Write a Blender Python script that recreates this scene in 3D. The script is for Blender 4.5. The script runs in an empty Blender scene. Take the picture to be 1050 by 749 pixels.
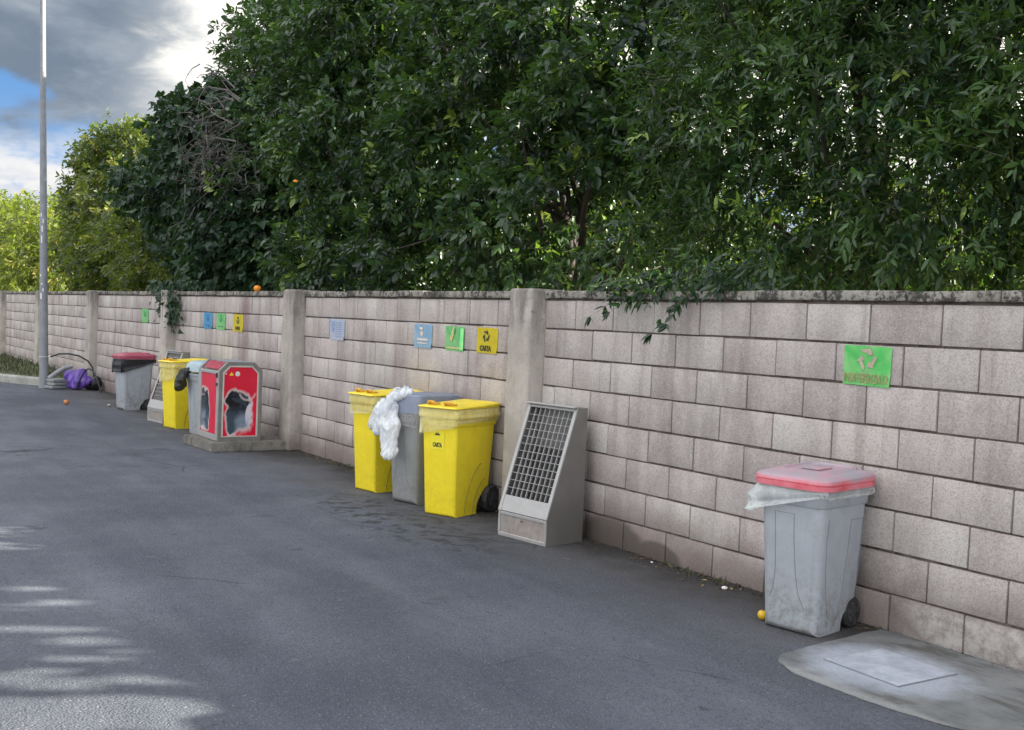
import bpy, bmesh, math, random
import numpy as np
from mathutils import Vector, Matrix, noise as mnoise
R = math.radians
PI = math.pi
scene = bpy.context.scene
col = scene.collection
random.seed(7)
rng = np.random.default_rng(11)

# ------------------------------------------------------------------ camera
cam_d = bpy.data.cameras.new('camera')
cam = bpy.data.objects.new('camera', cam_d); col.objects.link(cam)
rx = Vector((0.5573, 0.8288, 0.0428)); fw = Vector((-0.8284, 0.5587, -0.0387))
rx.normalize(); fw = (fw - rx*fw.dot(rx)).normalized(); up = rx.cross(fw)
cam.matrix_world = Matrix(((rx.x, up.x, -fw.x, 3.063), (rx.y, up.y, -fw.y, -4.457), (rx.z, up.z, -fw.z, 1.407), (0, 0, 0, 1)))
cam_d.lens = 38.15; cam_d.sensor_width = 36; cam_d.clip_end = 3000; cam_d.clip_start = .05
scene.camera = cam

# ------------------------------------------------------------------ light
SUN_AZ, SUN_EL = 61.5, 24.5        # direction towards the sun: angle from +X, elevation
w = bpy.data.worlds.new('World'); scene.world = w; w.use_nodes = True
nt = w.node_tree; nt.nodes.clear()
def N(t, **kw):
    n = nt.nodes.new(t)
    for k, v in kw.items(): setattr(n, k, v)
    return n
def Lk(a, b): nt.links.new(a, b)
def M_(op, a, b=None, c=None, clamp=False):
    n = nt.nodes.new('ShaderNodeMath'); n.operation = op; n.use_clamp = clamp
    for i, v in enumerate((a, b, c)):
        if v is None: continue
        if isinstance(v, (int, float)): n.inputs[i].default_value = v
        else: nt.links.new(v, n.inputs[i])
    return n.outputs[0]
def MR(v, a, b, c=0., d=1., sm=True):
    n = nt.nodes.new('ShaderNodeMapRange'); n.interpolation_type = 'SMOOTHSTEP' if sm else 'LINEAR'
    nt.links.new(v, n.inputs[0])
    for i, q in enumerate((a, b, c, d)): n.inputs[i+1].default_value = q
    return n.outputs[0]
def NZ(vec, scale, detail=6, rough=.55, dist=0.):
    n = nt.nodes.new('ShaderNodeTexNoise'); nt.links.new(vec, n.inputs['Vector'])
    n.inputs['Scale'].default_value = scale; n.inputs['Detail'].default_value = detail
    n.inputs['Roughness'].default_value = rough; n.inputs['Distortion'].default_value = dist
    return n.outputs[0]
def MX(f, a, b):
    n = nt.nodes.new('ShaderNodeMix'); n.data_type = 'RGBA'; n.clamp_factor = True
    if isinstance(f, float): n.inputs[0].default_value = f
    else: nt.links.new(f, n.inputs[0])
    for i, v in ((6, a), (7, b)):
        if isinstance(v, tuple): n.inputs[i].default_value = (*v, 1)
        else: nt.links.new(v, n.inputs[i])
    return n.outputs[2]
sky = N('ShaderNodeTexSky', sky_type='NISHITA'); sky.sun_disc = False
sky.sun_elevation = R(SUN_EL); sky.sun_rotation = R(90-SUN_AZ); sky.altitude = 100
sky.air_density = 1.0; sky.dust_density = .6; sky.ozone_density = 1.5
tc = N('ShaderNodeTexCoord'); sep = N('ShaderNodeSeparateXYZ'); Lk(tc.outputs['Generated'], sep.inputs[0])
X, Y, Z = sep.outputs
el = M_('MULTIPLY', M_('ARCSINE', Z), 57.2958)
az = M_('MULTIPLY', M_('ARCTAN2', Y, X), 57.2958)
mp = N('ShaderNodeMapping'); Lk(tc.outputs['Generated'], mp.inputs[0]); mp.inputs['Scale'].default_value = (1, 1, 2.6)
nA = NZ(mp.outputs[0], 3.2, 9, .52, .3)
nB = NZ(mp.outputs[0], 9., 10, .6, .2)
mp2 = N('ShaderNodeMapping'); Lk(tc.outputs['Generated'], mp2.inputs[0]); mp2.inputs['Scale'].default_value = (1, 1, 3.2); mp2.inputs['Location'].default_value = (3.3, 1.2, .4)
nC = NZ(mp2.outputs[0], 11., 12, .58, .15)
nE = NZ(mp.outputs[0], 16., 12, .62, .4)
# grey cloud deck with a ragged lower edge, a blue hole in it near azimuth 172
elw = M_('ADD', el, M_('MULTIPLY', M_('SUBTRACT', nA, .5), 7.))
elw2 = M_('ADD', elw, M_('MULTIPLY', M_('SUBTRACT', nB, .5), 3.))
deck = MR(elw2, 7.6, 9.0)
hx = M_('DIVIDE', M_('SUBTRACT', az, 173.2), 3.6); hy = M_('DIVIDE', M_('SUBTRACT', el, 9.7), 1.5)
hole = M_('ADD', M_('POWER', M_('ABSOLUTE', hx), 2.), M_('POWER', M_('ABSOLUTE', hy), 2.))
hole = M_('ADD', hole, M_('MULTIPLY', M_('SUBTRACT', nB, .5), 3.0))
deck = M_('MULTIPLY', deck, MR(hole, .5, 1.3))
cum = M_('MULTIPLY', MR(nC, .41, .53), MR(M_('ADD', el, M_('MULTIPLY', M_('SUBTRACT', nB, .5), 5.)), 9.0, 6.6))
skycol = N('ShaderNodeVectorMath', operation='SCALE'); Lk(sky.outputs[0], skycol.inputs[0]); skycol.inputs['Scale'].default_value = .085
blue = skycol.outputs[0]
cumc = MX(MR(nB, .35, .62), (.12, .145, .19), (.245, .24, .235))
c1 = MX(cum, MX(MR(el, 1., 12.), (.135, .175, .23), (.040, .095, .19)), cumc)
bright = MR(M_('ADD', az, M_('MULTIPLY', M_('SUBTRACT', nE, .5), 9.)), 166.5, 159.5)
bright = M_('MULTIPLY', bright, MR(M_('ABSOLUTE', M_('SUBTRACT', el, M_('ADD', 12.6, M_('MULTIPLY', M_('SUBTRACT', nA, .5), 6.)))), 8.5, 2.5))
greyc = MX(MR(M_('ADD', M_('MULTIPLY', nA, .6), M_('MULTIPLY', nE, .4)), .36, .64), (.050, .064, .084), (.118, .132, .148))
greyc = MX(bright, greyc, (.40, .385, .35))
out = MX(deck, c1, greyc)
# the rest of the dome, away from the view: broken bright cloud
away = MR(M_('ABSOLUTE', M_('SUBTRACT', M_('ABSOLUTE', az), 150.)), 33., 60.)
broken_k = MR(el, 0., 50., .78, 1.12)
high = M_('MAXIMUM', away, MR(el, 18., 30.))
nD = NZ(mp.outputs[0], 1.7, 6, .55, .3)
broken = MX(MR(nD, .42, .56), blue, MX(MR(nA, .3, .7), (.40, .41, .44), (1.02, .98, .93)))
bsc = N('ShaderNodeVectorMath', operation='SCALE'); Lk(broken, bsc.inputs[0]); Lk(broken_k, bsc.inputs['Scale'])
out = MX(high, out, bsc.outputs[0])
bg = N('ShaderNodeBackground'); Lk(out, bg.inputs[0]); bg.inputs[1].default_value = 1.0
wo = N('ShaderNodeOutputWorld'); Lk(bg.outputs[0], wo.inputs[0])

sd = bpy.data.lights.new('sun', 'SUN'); sd.energy = 5.0; sd.angle = R(.6); sd.color = (1, .93, .80)
sun = bpy.data.objects.new('sun', sd); col.objects.link(sun)
sdir = Vector((math.cos(R(SUN_AZ))*math.cos(R(SUN_EL)), math.sin(R(SUN_AZ))*math.cos(R(SUN_EL)), math.sin(R(SUN_EL))))
sun.rotation_euler = sdir.to_track_quat('Z', 'Y').to_euler(); sun.location = (5, 8, 12)

vs = scene.view_settings
vs.view_transform = 'Standard'; vs.look = 'None'; vs.gamma = 1; vs.use_curve_mapping = False
vs.exposure = 2.0
cy = scene.cycles
cy.max_bounces = 7; cy.diffuse_bounces = 3; cy.glossy_bounces = 3; cy.transmission_bounces = 3; cy.transparent_max_bounces = 10
cy.sample_clamp_indirect = 6

# ------------------------------------------------------------------ materials
class Mat:
    """small builder around a node tree"""
    def __init__(s, name):
        s.m = bpy.data.materials.new(name); s.m.use_nodes = True
        s.t = s.m.node_tree; s.t.nodes.clear()
        s.o = s.t.nodes.new('ShaderNodeOutputMaterial'); s.p = s.t.nodes.new('ShaderNodeBsdfPrincipled')
        s.t.links.new(s.p.outputs[0], s.o.inputs[0])
        s.c = s.t.nodes.new('ShaderNodeTexCoord'); s.obj = s.c.outputs['Object']
    def n(s, t): return s.t.nodes.new(t)
    def l(s, a, b): s.t.links.new(a, b)
    def put(s, sock, v):
        if isinstance(v, (int, float)): sock.default_value = v
        elif isinstance(v, tuple): sock.default_value = (*v, 1) if len(v) == 3 and sock.type == 'RGBA' else v
        else: s.l(v, sock)
    def noise(s, scale, detail=4, rough=.5, vec=None, stretch=None, dist=0., loc=None):
        v = vec or s.obj
        if stretch or loc:
            m = s.n('ShaderNodeMapping'); s.l(v, m.inputs[0]); m.inputs['Scale'].default_value = stretch or (1, 1, 1)
            if loc: m.inputs['Location'].default_value = loc
            v = m.outputs[0]
        n = s.n('ShaderNodeTexNoise'); s.l(v, n.inputs['Vector'])
        n.inputs['Scale'].default_value = scale; n.inputs['Detail'].default_value = detail; n.inputs['Roughness'].default_value = rough
        n.inputs['Distortion'].default_value = dist
        return n.outputs[0]
    def voro(s, scale, feat='F1', vec=None):
        n = s.n('ShaderNodeTexVoronoi'); s.l(vec or s.obj, n.inputs['Vector']); n.inputs['Scale'].default_value = scale; n.feature = feat
        return n
    def math(s, op, a, b=0., clamp=False):
        n = s.n('ShaderNodeMath'); n.operation = op; n.use_clamp = clamp; s.put(n.inputs[0], a); s.put(n.inputs[1], b); return n.outputs[0]
    def rng(s, v, a, b, c=0., d=1.):
        n = s.n('ShaderNodeMapRange'); n.interpolation_type = 'SMOOTHSTEP'; s.put(n.inputs[0], v)
        for i, q in enumerate((a, b, c, d)): n.inputs[i+1].default_value = q
        return n.outputs[0]
    def mix(s, f, a, b, mode='MIX'):
        n = s.n('ShaderNodeMix'); n.data_type = 'RGBA'; n.blend_type = mode; s.put(n.inputs[0], f); s.put(n.inputs[6], a); s.put(n.inputs[7], b)
        return n.outputs[2]
    def attr(s, name):
        n = s.n('ShaderNodeAttribute'); n.attribute_name = name; return n
    def xyz(s, v=None):
        n = s.n('ShaderNodeSeparateXYZ'); s.l(v or s.obj, n.inputs[0]); return n.outputs
    def bump(s, h, strength=.5, dist=.01, prev=None):
        n = s.n('ShaderNodeBump'); n.inputs['Strength'].default_value = strength; n.inputs['Distance'].default_value = dist
        s.l(h, n.inputs['Height'])
        if prev: s.l(prev, n.inputs['Normal'])
        s.l(n.outputs[0], s.p.inputs['Normal']); return n.outputs[0]
    def set(s, **k):
        for a, v in k.items():
            s.put(s.p.inputs[{'base': 'Base Color', 'rough': 'Roughness', 'metal': 'Metallic', 'spec': 'Specular IOR Level', 'alpha': 'Alpha', 'trans': 'Transmission Weight'}[a]], v)
        return s

def plain(name, c, rough=.5, metal=0., var=.12, scale=12, bump=.15, dirt=0., dirtc=(.10, .085, .065), spec=.5, fine=True):
    """painted / plastic surface with tonal variation and grime"""
    m = Mat(name)
    n1 = m.noise(scale, 5, .6); n2 = m.noise(scale*.23, 4, .6)
    a = tuple(x*(1-var) for x in c); b = tuple(min(1, x*(1+var)) for x in c)
    cc = m.mix(m.rng(n1, .3, .7), a, b)
    cc = m.mix(m.math('MULTIPLY', m.rng(n2, .35, .75), .35), cc, tuple(x*.8 for x in c))
    if dirt:
        z = m.xyz()[2]
        d = m.math('MULTIPLY', m.rng(m.noise(22, 7, .7), .42, .66), m.rng(z, .42, .0))
        d2 = m.math('MULTIPLY', m.rng(m.noise(5, 8, .75), .52, .72), .45)
        sc = m.rng(m.noise(60, 3, .6, stretch=(1, 1, .12)), .60, .74)
        d = m.math('MAXIMUM', d, m.math('MAXIMUM', d2, m.math('MULTIPLY', sc, .35)))
        cc = m.mix(m.math('MULTIPLY', d, dirt), cc, dirtc)
    if dirt and not metal:
        sf = m.math('MULTIPLY', m.rng(m.noise(46, 5, .7, stretch=(.25, .25, 1.6), loc=(3, 1, 7)), .63, .70), m.rng(m.noise(2.6, 3, .5), .48, .62))
        cc = m.mix(m.math('MULTIPLY', sf, .35), cc, tuple(x*.45+.03 for x in c))
    m.set(base=cc, rough=m.rng(n1, .2, .8, max(.02, rough-.08), min(1, rough+.1)), metal=metal, spec=spec)
    if bump: m.bump(m.noise(scale*14, 3, .6), bump, .002)
    return m.m

MT = {}
def asphalt():
    m = Mat('asphalt')
    agg = m.voro(105); agg2 = m.voro(230)
    tone = m.noise(.55, 6, .6); tone2 = m.noise(2.3, 6, .65)
    streak = m.noise(.9, 5, .6, stretch=(.25, 2.2, 1), loc=(3, 1, 0))
    v = m.attr('x')
    ca = m.mix(m.rng(m.math('ADD', m.math('MULTIPLY', tone, .6), m.math('MULTIPLY', streak, .4)), .36, .62), (.048, .056, .074), (.122, .132, .154))
    ca = m.mix(m.math('MULTIPLY', m.rng(tone2, .3, .7), .5), ca, (.082, .091, .112))
    ca = m.mix(m.math('MULTIPLY', m.rng(m.noise(.8, 5, .6, stretch=(.35, 1.2, 1), loc=(11, 3, 0)), .50, .66), .45), ca, (.046, .051, .062))
    # aggregate speckle
    st = m.n('ShaderNodeSeparateColor'); m.l(agg.outputs['Color'], st.inputs[0])
    st2 = m.n('ShaderNodeSeparateColor'); m.l(agg2.outputs['Color'], st2.inputs[0])
    ca = m.mix(m.math('MULTIPLY', m.rng(st.outputs[0], .55, 1.), .26), ca, (.14, .14, .155))
    ca = m.mix(m.math('MULTIPLY', m.rng(st.outputs[1], .6, 1.), .45), ca, (.034, .036, .042))
    ca = m.mix(m.math('MULTIPLY', m.rng(st2.outputs[0], .975, .995), .5), ca, (.34, .34, .34))
    # dusty brown band and dirt near the wall with painted contact shade, wet looking spots
    x, y, z = m.xyz()
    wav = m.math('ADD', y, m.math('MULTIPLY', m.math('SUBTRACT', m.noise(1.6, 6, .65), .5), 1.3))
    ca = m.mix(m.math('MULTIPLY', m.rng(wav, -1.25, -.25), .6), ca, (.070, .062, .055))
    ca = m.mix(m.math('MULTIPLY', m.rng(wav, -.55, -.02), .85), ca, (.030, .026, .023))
    # pale scuffs on the worn strip
    sc = m.math('MULTIPLY', m.rng(m.noise(13, 9, .75, stretch=(1, .55, 1)), .58, .70), m.rng(m.noise(1.1, 3, .5, loc=(7, 2, 0)), .45, .62))
    ca = m.mix(m.math('MULTIPLY', sc, .6), ca, (.20, .20, .205))
    ca = m.mix(m.math('MULTIPLY', m.rng(m.noise(30, 8, .75, loc=(2, 9, 0)), .64, .72), .5), ca, (.18, .18, .185))
    # dark drips in front of the bins
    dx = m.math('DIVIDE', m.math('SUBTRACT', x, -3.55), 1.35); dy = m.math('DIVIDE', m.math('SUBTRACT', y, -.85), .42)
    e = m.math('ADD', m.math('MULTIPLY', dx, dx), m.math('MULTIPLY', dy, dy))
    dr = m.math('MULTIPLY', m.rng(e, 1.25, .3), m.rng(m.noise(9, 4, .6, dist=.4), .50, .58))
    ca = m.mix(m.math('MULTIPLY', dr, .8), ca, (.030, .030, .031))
    dr2 = m.math('MULTIPLY', m.rng(m.noise(3.4, 5, .6, loc=(1.7, 4.4, 0)), .66, .70), .6)
    ca = m.mix(dr2, ca, (.036, .037, .040))
    vd = m.n('ShaderNodeTexVoronoi'); vd.feature = 'DISTANCE_TO_EDGE'; vd.inputs['Scale'].default_value = .42
    mpn = m.n('ShaderNodeMix'); mpn.data_type = 'VECTOR'; mpn.inputs[0].default_value = .16
    nn_ = m.n('ShaderNodeTexNoise'); nn_.inputs['Scale'].default_value = 2.2; nn_.inputs['Detail'].default_value = 8; m.l(m.obj, nn_.inputs['Vector'])
    m.l(m.obj, mpn.inputs[4]); m.l(nn_.outputs['Color'], mpn.inputs[5]); m.l(mpn.outputs[1], vd.inputs['Vector'])
    ck = m.math('MULTIPLY', m.rng(vd.outputs[0], .0045, .0008), m.rng(m.noise(.7, 3, .5, loc=(5, 5, 0)), .50, .60))
    ca = m.mix(m.math('MULTIPLY', ck, .7), ca, (.022, .023, .025))
    grit = m.math('MULTIPLY', m.rng(m.noise(55, 4, .7), .60, .68), m.rng(wav, -1.6, -.3))
    ca = m.mix(m.math('MULTIPLY', grit, .6), ca, (.20, .18, .155))
    oil = m.rng(m.noise(1.25, 6, .62, loc=(4.2, 8.1, 0), dist=.6), .63, .70)
    ca = m.mix(m.math('MULTIPLY', oil, .5), ca, (.035, .037, .042))
    m.set(base=ca, rough=m.rng(tone2, .3, .7, .78, .95), spec=.32)
    b = m.bump(agg.outputs['Distance'], .9, .0045)
    m.bump(m.noise(14, 6, .6), .35, .012, b)
    return m.m
MT['asphalt'] = asphalt()

def block_mat():
    m = Mat('concrete_block')
    a = m.attr('tone'); sepc = m.n('ShaderNodeSeparateColor'); m.l(a.outputs['Color'], sepc.inputs[0])
    r, g, b = sepc.outputs[:3]
    c = m.mix(r, (.355, .305, .285), (.57, .53, .485))
    c = m.mix(m.math('MULTIPLY', g, .55), c, (.48, .385, .37))
    cl = m.noise(5.5, 6, .65)
    c = m.mix(m.math('MULTIPLY', m.rng(cl, .38, .7), .55), c, (.60, .56, .52))
    # vertical weather streaks from the coping and rising damp
    x, y, z = m.xyz()
    st = m.noise(4.2, 6, .65, stretch=(1.5, 1, .16))
    c = m.mix(m.math('MULTIPLY', m.math('MULTIPLY', m.rng(st, .48, .68), m.rng(z, -.5, 1.6)), .58), c, (.195, .168, .155))
    st2 = m.noise(1.5, 5, .6, stretch=(1.2, 1, .35), loc=(2, 0, 5))
    c = m.mix(m.math('MULTIPLY', m.rng(st2, .45, .66), .55), c, (.25, .195, .19))
    gr = m.voro(165); s2 = m.n('ShaderNodeSeparateColor'); m.l(gr.outputs['Color'], s2.inputs[0])
    fine = m.noise(150, 3, .7)
    c = m.mix(m.math('MULTIPLY', m.rng(s2.outputs[0], .45, .9), .34), c, (.16, .14, .13))
    c = m.mix(m.math('MULTIPLY', m.rng(s2.outputs[1], .65, .98), .34), c, (.58, .55, .51))
    c = m.mix(m.math('MULTIPLY', m.rng(fine, .55, .72), .3), c, (.16, .14, .135))
    sp_ = m.rng(m.noise(75, 6, .8), .58, .68)
    pt_ = m.rng(m.noise(1.9, 4, .6, loc=(8, 1, 3)), .40, .62)
    c = m.mix(m.math('MULTIPLY', m.math('MULTIPLY', sp_, pt_), .55), c, (.12, .10, .095))
    blot = m.rng(m.noise(26, 7, .7), .62, .72)
    c = m.mix(m.math('MULTIPLY', blot, .3), c, (.14, .12, .115))
    rough_ = m.math('MULTIPLY', m.rng(m.math('ADD', x, m.math('MULTIPLY', m.noise(5, 5, .6), .3)), -.12, .22), m.rng(m.math('ADD', z, m.math('MULTIPLY', m.noise(6, 6, .7), .10)), .24, .19))
    zz = m.math('ADD', z, m.math('MULTIPLY', m.math('SUBTRACT', m.noise(2.6, 5, .6), .5), .34))
    c = m.mix(m.math('MULTIPLY', m.rng(zz, .36, .06), .72), c, (.15, .112, .10))
    c = m.mix(m.math('MULTIPLY', rough_, .8), c, m.mix(m.rng(m.noise(13, 7, .75), .36, .6), (.27, .24, .22), (.50, .47, .44)))
    dm = None
    for cx, wx, hz in ((-2.33, .36, .185), (-1.88, .22, .11)):
        dx = m.math('DIVIDE', m.math('SUBTRACT', x, cx), wx); dz = m.math('DIVIDE', z, hz)
        e = m.math('ADD', m.math('MULTIPLY', dx, dx), m.math('MULTIPLY', dz, dz))
        e = m.math('ADD', e, m.math('MULTIPLY', m.math('SUBTRACT', m.noise(9, 4, .6), .5), .5))
        k = m.rng(e, 1.25, .70); dm = k if dm is None else m.math('MAXIMUM', dm, k)
    c = m.mix(m.math('MULTIPLY', dm, .72), c, (.075, .064, .055))
    # reddish run below the third bay's coping
    rx_ = m.math('ABSOLUTE', m.math('ADD', x, m.math('ADD', 9.0, m.math('MULTIPLY', m.noise(3, 3, .5), .15))))
    c = m.mix(m.math('MULTIPLY', m.rng(rx_, .17, .02), m.rng(z, .5, 1.6, .15, .6)), c, (.20, .115, .12))
    m.set(base=c, rough=.93, spec=.25)
    bb = m.bump(m.noise(190, 4, .75), .55, .004)
    m.bump(m.noise(22, 5, .65), .3, .006, bb)
    return m.m
MT['block'] = block_mat()

def concrete(name, a, b, dark, amt=.6, scale=3., lichen=0., zdark=None):
    m = Mat(name)
    c = m.mix(m.rng(m.noise(scale, 7, .65), .35, .68), a, b)
    c = m.mix(m.math('MULTIPLY', m.rng(m.noise(scale*2.2, 8, .72, stretch=(1, 1, .35)), .50, .66), amt), c, dark)
    c = m.mix(m.math('MULTIPLY', m.rng(m.noise(120, 3, .7), .55, .7), .4), c, tuple(x*.45 for x in a))
    if lichen:
        n = m.rng(m.math('ADD', m.math('MULTIPLY', m.noise(34, 8, .75), .6), m.math('MULTIPLY', m.noise(3.1, 3, .5), .4)), .475, .545)
        c = m.mix(m.math('MULTIPLY', n, lichen), c, (.045, .042, .036))
        n = m.math('MULTIPLY', m.rng(m.noise(17, 6, .7, loc=(4, 4, 4)), .60, .68), m.rng(m.noise(1.3, 2, .5, loc=(9, 0, 0)), .5, .6))
        c = m.mix(m.math('MULTIPLY', n, .75), c, (.36, .27, .07))
    if zdark:
        zz = m.math('ADD', m.xyz()[2], m.math('MULTIPLY', m.math('SUBTRACT', m.noise(7, 6, .7, stretch=(1.4, 1.4, .22)), .5), 1.6))
        c = m.mix(m.rng(zz, 1.25, 1.75, 0, .7), c, (.12, .105, .092))
        c = m.mix(m.math('MULTIPLY', m.rng(m.noise(40, 6, .75), .56, .66), m.rng(m.xyz()[2], 1.0, 1.6, .1, .8)), c, (.09, .08, .07))
        zl = m.math('ADD', m.xyz()[2], m.math('MULTIPLY', m.noise(8, 5, .6), .3))
        c = m.mix(m.rng(zl, .42, .12, 0, .6), c, (.13, .108, .09))
    m.set(base=c, rough=.92, spec=.25)
    b_ = m.bump(m.noise(90, 5, .75), .5, .005); m.bump(m.noise(11, 5, .6), .35, .01, b_)
    return m.m
MT['mortar'] = concrete('mortar', (.11, .088, .078), (.21, .17, .15), (.045, .038, .034), .8, 9)
MT['coping'] = concrete('coping_concrete', (.24, .22, .19), (.36, .335, .295), (.07, .062, .05), .85, 5, lichen=.92)
MT['pillar'] = concrete('pillar_concrete', (.38, .345, .30), (.50, .455, .40), (.22, .19, .16), .45, 4, zdark=(1.35, 1.95))
MT['plinth'] = concrete('plinth_concrete', (.15, .14, .12), (.24, .225, .195), (.06, .055, .045), .7, 6)
def apron_mat():
    m = Mat('apron_concrete'); x, y, z = m.xyz()
    c = m.mix(m.rng(m.noise(2.4, 7, .65), .35, .68), (.125, .13, .128), (.215, .22, .215))
    st = m.math('MULTIPLY', m.rng(m.noise(3.2, 8, .72, stretch=(.6, 1.6, 1), dist=.5), .48, .64), .85)
    c = m.mix(st, c, (.085, .082, .07))
    # dried cement smeared round the cover
    dx = m.math('DIVIDE', m.math('SUBTRACT', x, .20), .40); dy = m.math('DIVIDE', m.math('ADD', y, .545), .36)
    e = m.math('ADD', m.math('MULTIPLY', dx, dx), m.math('MULTIPLY', dy, dy))
    e = m.math('ADD', e, m.math('MULTIPLY', m.math('SUBTRACT', m.noise(7, 7, .65), .5), 1.1))
    c = m.mix(m.math('MULTIPLY', m.rng(e, 1.15, .25), .85), c, (.38, .41, .46))
    # worn pale rim along the road side
    e2 = m.math('ADD', y, m.math('MULTIPLY', m.math('SUBTRACT', m.noise(9, 6, .7), .5), .12))
    c = m.mix(m.math('MULTIPLY', m.rng(e2, -.86, -.92), .45), c, (.40, .40, .39))
    c = m.mix(m.math('MULTIPLY', m.rng(m.noise(130, 3, .7), .52, .66), .4), c, (.10, .10, .095))
    m.set(base=c, rough=.9, spec=.3)
    b_ = m.bump(m.noise(90, 5, .75), .5, .004); m.bump(m.noise(8, 5, .6), .3, .01, b_); return m.m
MT['apron'] = apron_mat()
MT['kerb'] = concrete('kerb_concrete', (.28, .28, .25), (.38, .375, .34), (.12, .13, .09), .6, 4)
def cover_mat():
    m = Mat('manhole_cement')
    c = m.mix(m.rng(m.noise(7, 7, .7), .35, .7), (.30, .32, .36), (.45, .48, .53))
    c = m.mix(m.math('MULTIPLY', m.rng(m.noise(110, 4, .75), .52, .66), .45), c, (.24, .25, .27))
    m.set(base=c, rough=.9); m.bump(m.noise(80, 5, .7), .5, .004); return m.m
MT['cover'] = cover_mat()
def halo_mat():
    m = Mat('cement_skim')
    x, y, z = m.xyz()
    c = m.mix(m.rng(m.noise(6, 7, .7), .35, .7), (.34, .36, .39), (.50, .53, .57))
    c = m.mix(m.math('MULTIPLY', m.rng(m.noise(100, 4, .75), .52, .66), .5), c, (.22, .23, .24))
    m.set(base=c, rough=.9); m.bump(m.noise(60, 5, .7), .5, .004); return m.m
MT['skim'] = halo_mat()
MT['yellow'] = plain('yellow_plastic', (.86, .68, .020), .42, dirt=.22, var=.05, dirtc=(.30, .24, .07), bump=.08)
MT['yellow_lid'] = plain('yellow_lid_plastic', (.86, .66, .03), .4, dirt=.12, var=.08, dirtc=(.4, .32, .1), bump=.08)
MT['amber'] = plain('amber_plastic', (.72, .36, .02), .35, var=.15)
MT['grey_bin'] = plain('grey_bin_plastic', (.36, .385, .41), .5, dirt=.75, var=.07, dirtc=(.17, .155, .13), bump=.1)
MT['grey_mid'] = plain('dull_grey_plastic', (.27, .275, .275), .5, dirt=.5, var=.07, dirtc=(.14, .13, .11), bump=.1)
MT['bluegrey'] = plain('blue_grey_plastic', (.23, .26, .33), .5, dirt=.2, var=.1)
MT['groove'] = plain('groove_shadow_plastic', (.20, .215, .23), .6, var=.1)
MT['ygroove'] = plain('yellow_groove_shade', (.30, .23, .02), .6, var=.1)  # dark copy of the yellow; groove shade put into the rib colour
MT['tyre'] = plain('black_rubber', (.018, .018, .019), .7, var=.3, dirt=.5, dirtc=(.09, .08, .07))
MT['black'] = plain('black_plastic', (.022, .022, .024), .45, var=.3)
MT['rim'] = plain('dark_hub_plastic', (.05, .052, .055), .45, var=.3)
MT['steel'] = plain('brushed_steel', (.27, .262, .245), .38, metal=.55, var=.08, dirt=.35, dirtc=(.26, .22, .18), scale=7)
MT['alu'] = plain('pale_aluminium', (.42, .41, .395), .42, metal=.35, var=.06, dirt=.3, dirtc=(.3, .27, .23))
MT['drawer'] = plain('stained_steel', (.36, .32, .29), .5, metal=.2, var=.12, dirt=.55, dirtc=(.20, .15, .12), scale=8)
MT['darkin'] = plain('dark_interior', (.02, .02, .022), .8, var=.3)
MT['darksteel'] = plain('dull_dark_steel', (.21, .205, .185), .5, metal=.2, var=.12, dirt=.4, dirtc=(.12, .1, .08))
MT['innerdark'] = plain('dark_shade_sheet', (.035, .033, .030), .8, var=.4, scale=18, dirt=.2)
MT['galv'] = plain('galvanised_steel', (.25, .26, .275), .7, metal=.0, var=.14, scale=9, dirt=.2)
MT['orange'] = plain('orange_peel', (.80, .27, .012), .42, var=.1, scale=30, bump=.5)
MT['oldorange'] = plain('old_orange_peel', (.55, .20, .07), .6, var=.25, scale=30, bump=.5)
MT['lemon'] = plain('yellow_peel', (.72, .46, .02), .4, var=.12, scale=30, bump=.4)
MT['purple'] = plain('purple_plastic', (.12, .06, .32), .32, var=.25, scale=9)
MT['whiteplastic'] = plain('off_white_plastic', (.27, .28, .28), .45, var=.1, dirt=.4)
MT['bark'] = plain('bark', (.042, .034, .027), .9, var=.4, scale=16, bump=1.)
MT['twig'] = plain('twig_bark', (.07, .075, .04), .85, var=.3, bump=.3)
MT['dead'] = plain('dead_wood', (.12, .105, .095), .9, var=.3, bump=.3)
MT['stone'] = plain('pale_stone', (.40, .38, .34), .8, var=.2)
MT['paper'] = plain('white_paper', (.72, .71, .68), .7, var=.06)
MT['ink'] = plain('black_ink', (.03, .028, .02), .6, var=.1)
def lidred():
    m = Mat('faded_red_plastic')
    x, y, z = m.xyz()
    nz = m.noise(9, 6, .65)
    top = m.rng(m.math('ADD', z, m.math('MULTIPLY', m.math('SUBTRACT', nz, .5), .04)), .722, .752)
    c = m.mix(m.rng(nz, .3, .7), (.66, .09, .12), (.72, .22, .26))
    pale = m.mix(m.rng(m.noise(4, 6, .7), .35, .62), (.48, .27, .31), (.32, .30, .33))
    c = m.mix(top, c, pale)
    m.set(base=c, rough=.5); m.bump(m.noise(140, 3, .6), .1, .002); return m.m
MT['lidred'] = lidred()
MT['lidred_dark'] = plain('dark_red_plastic', (.36, .07, .11), .5, var=.15)

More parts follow.
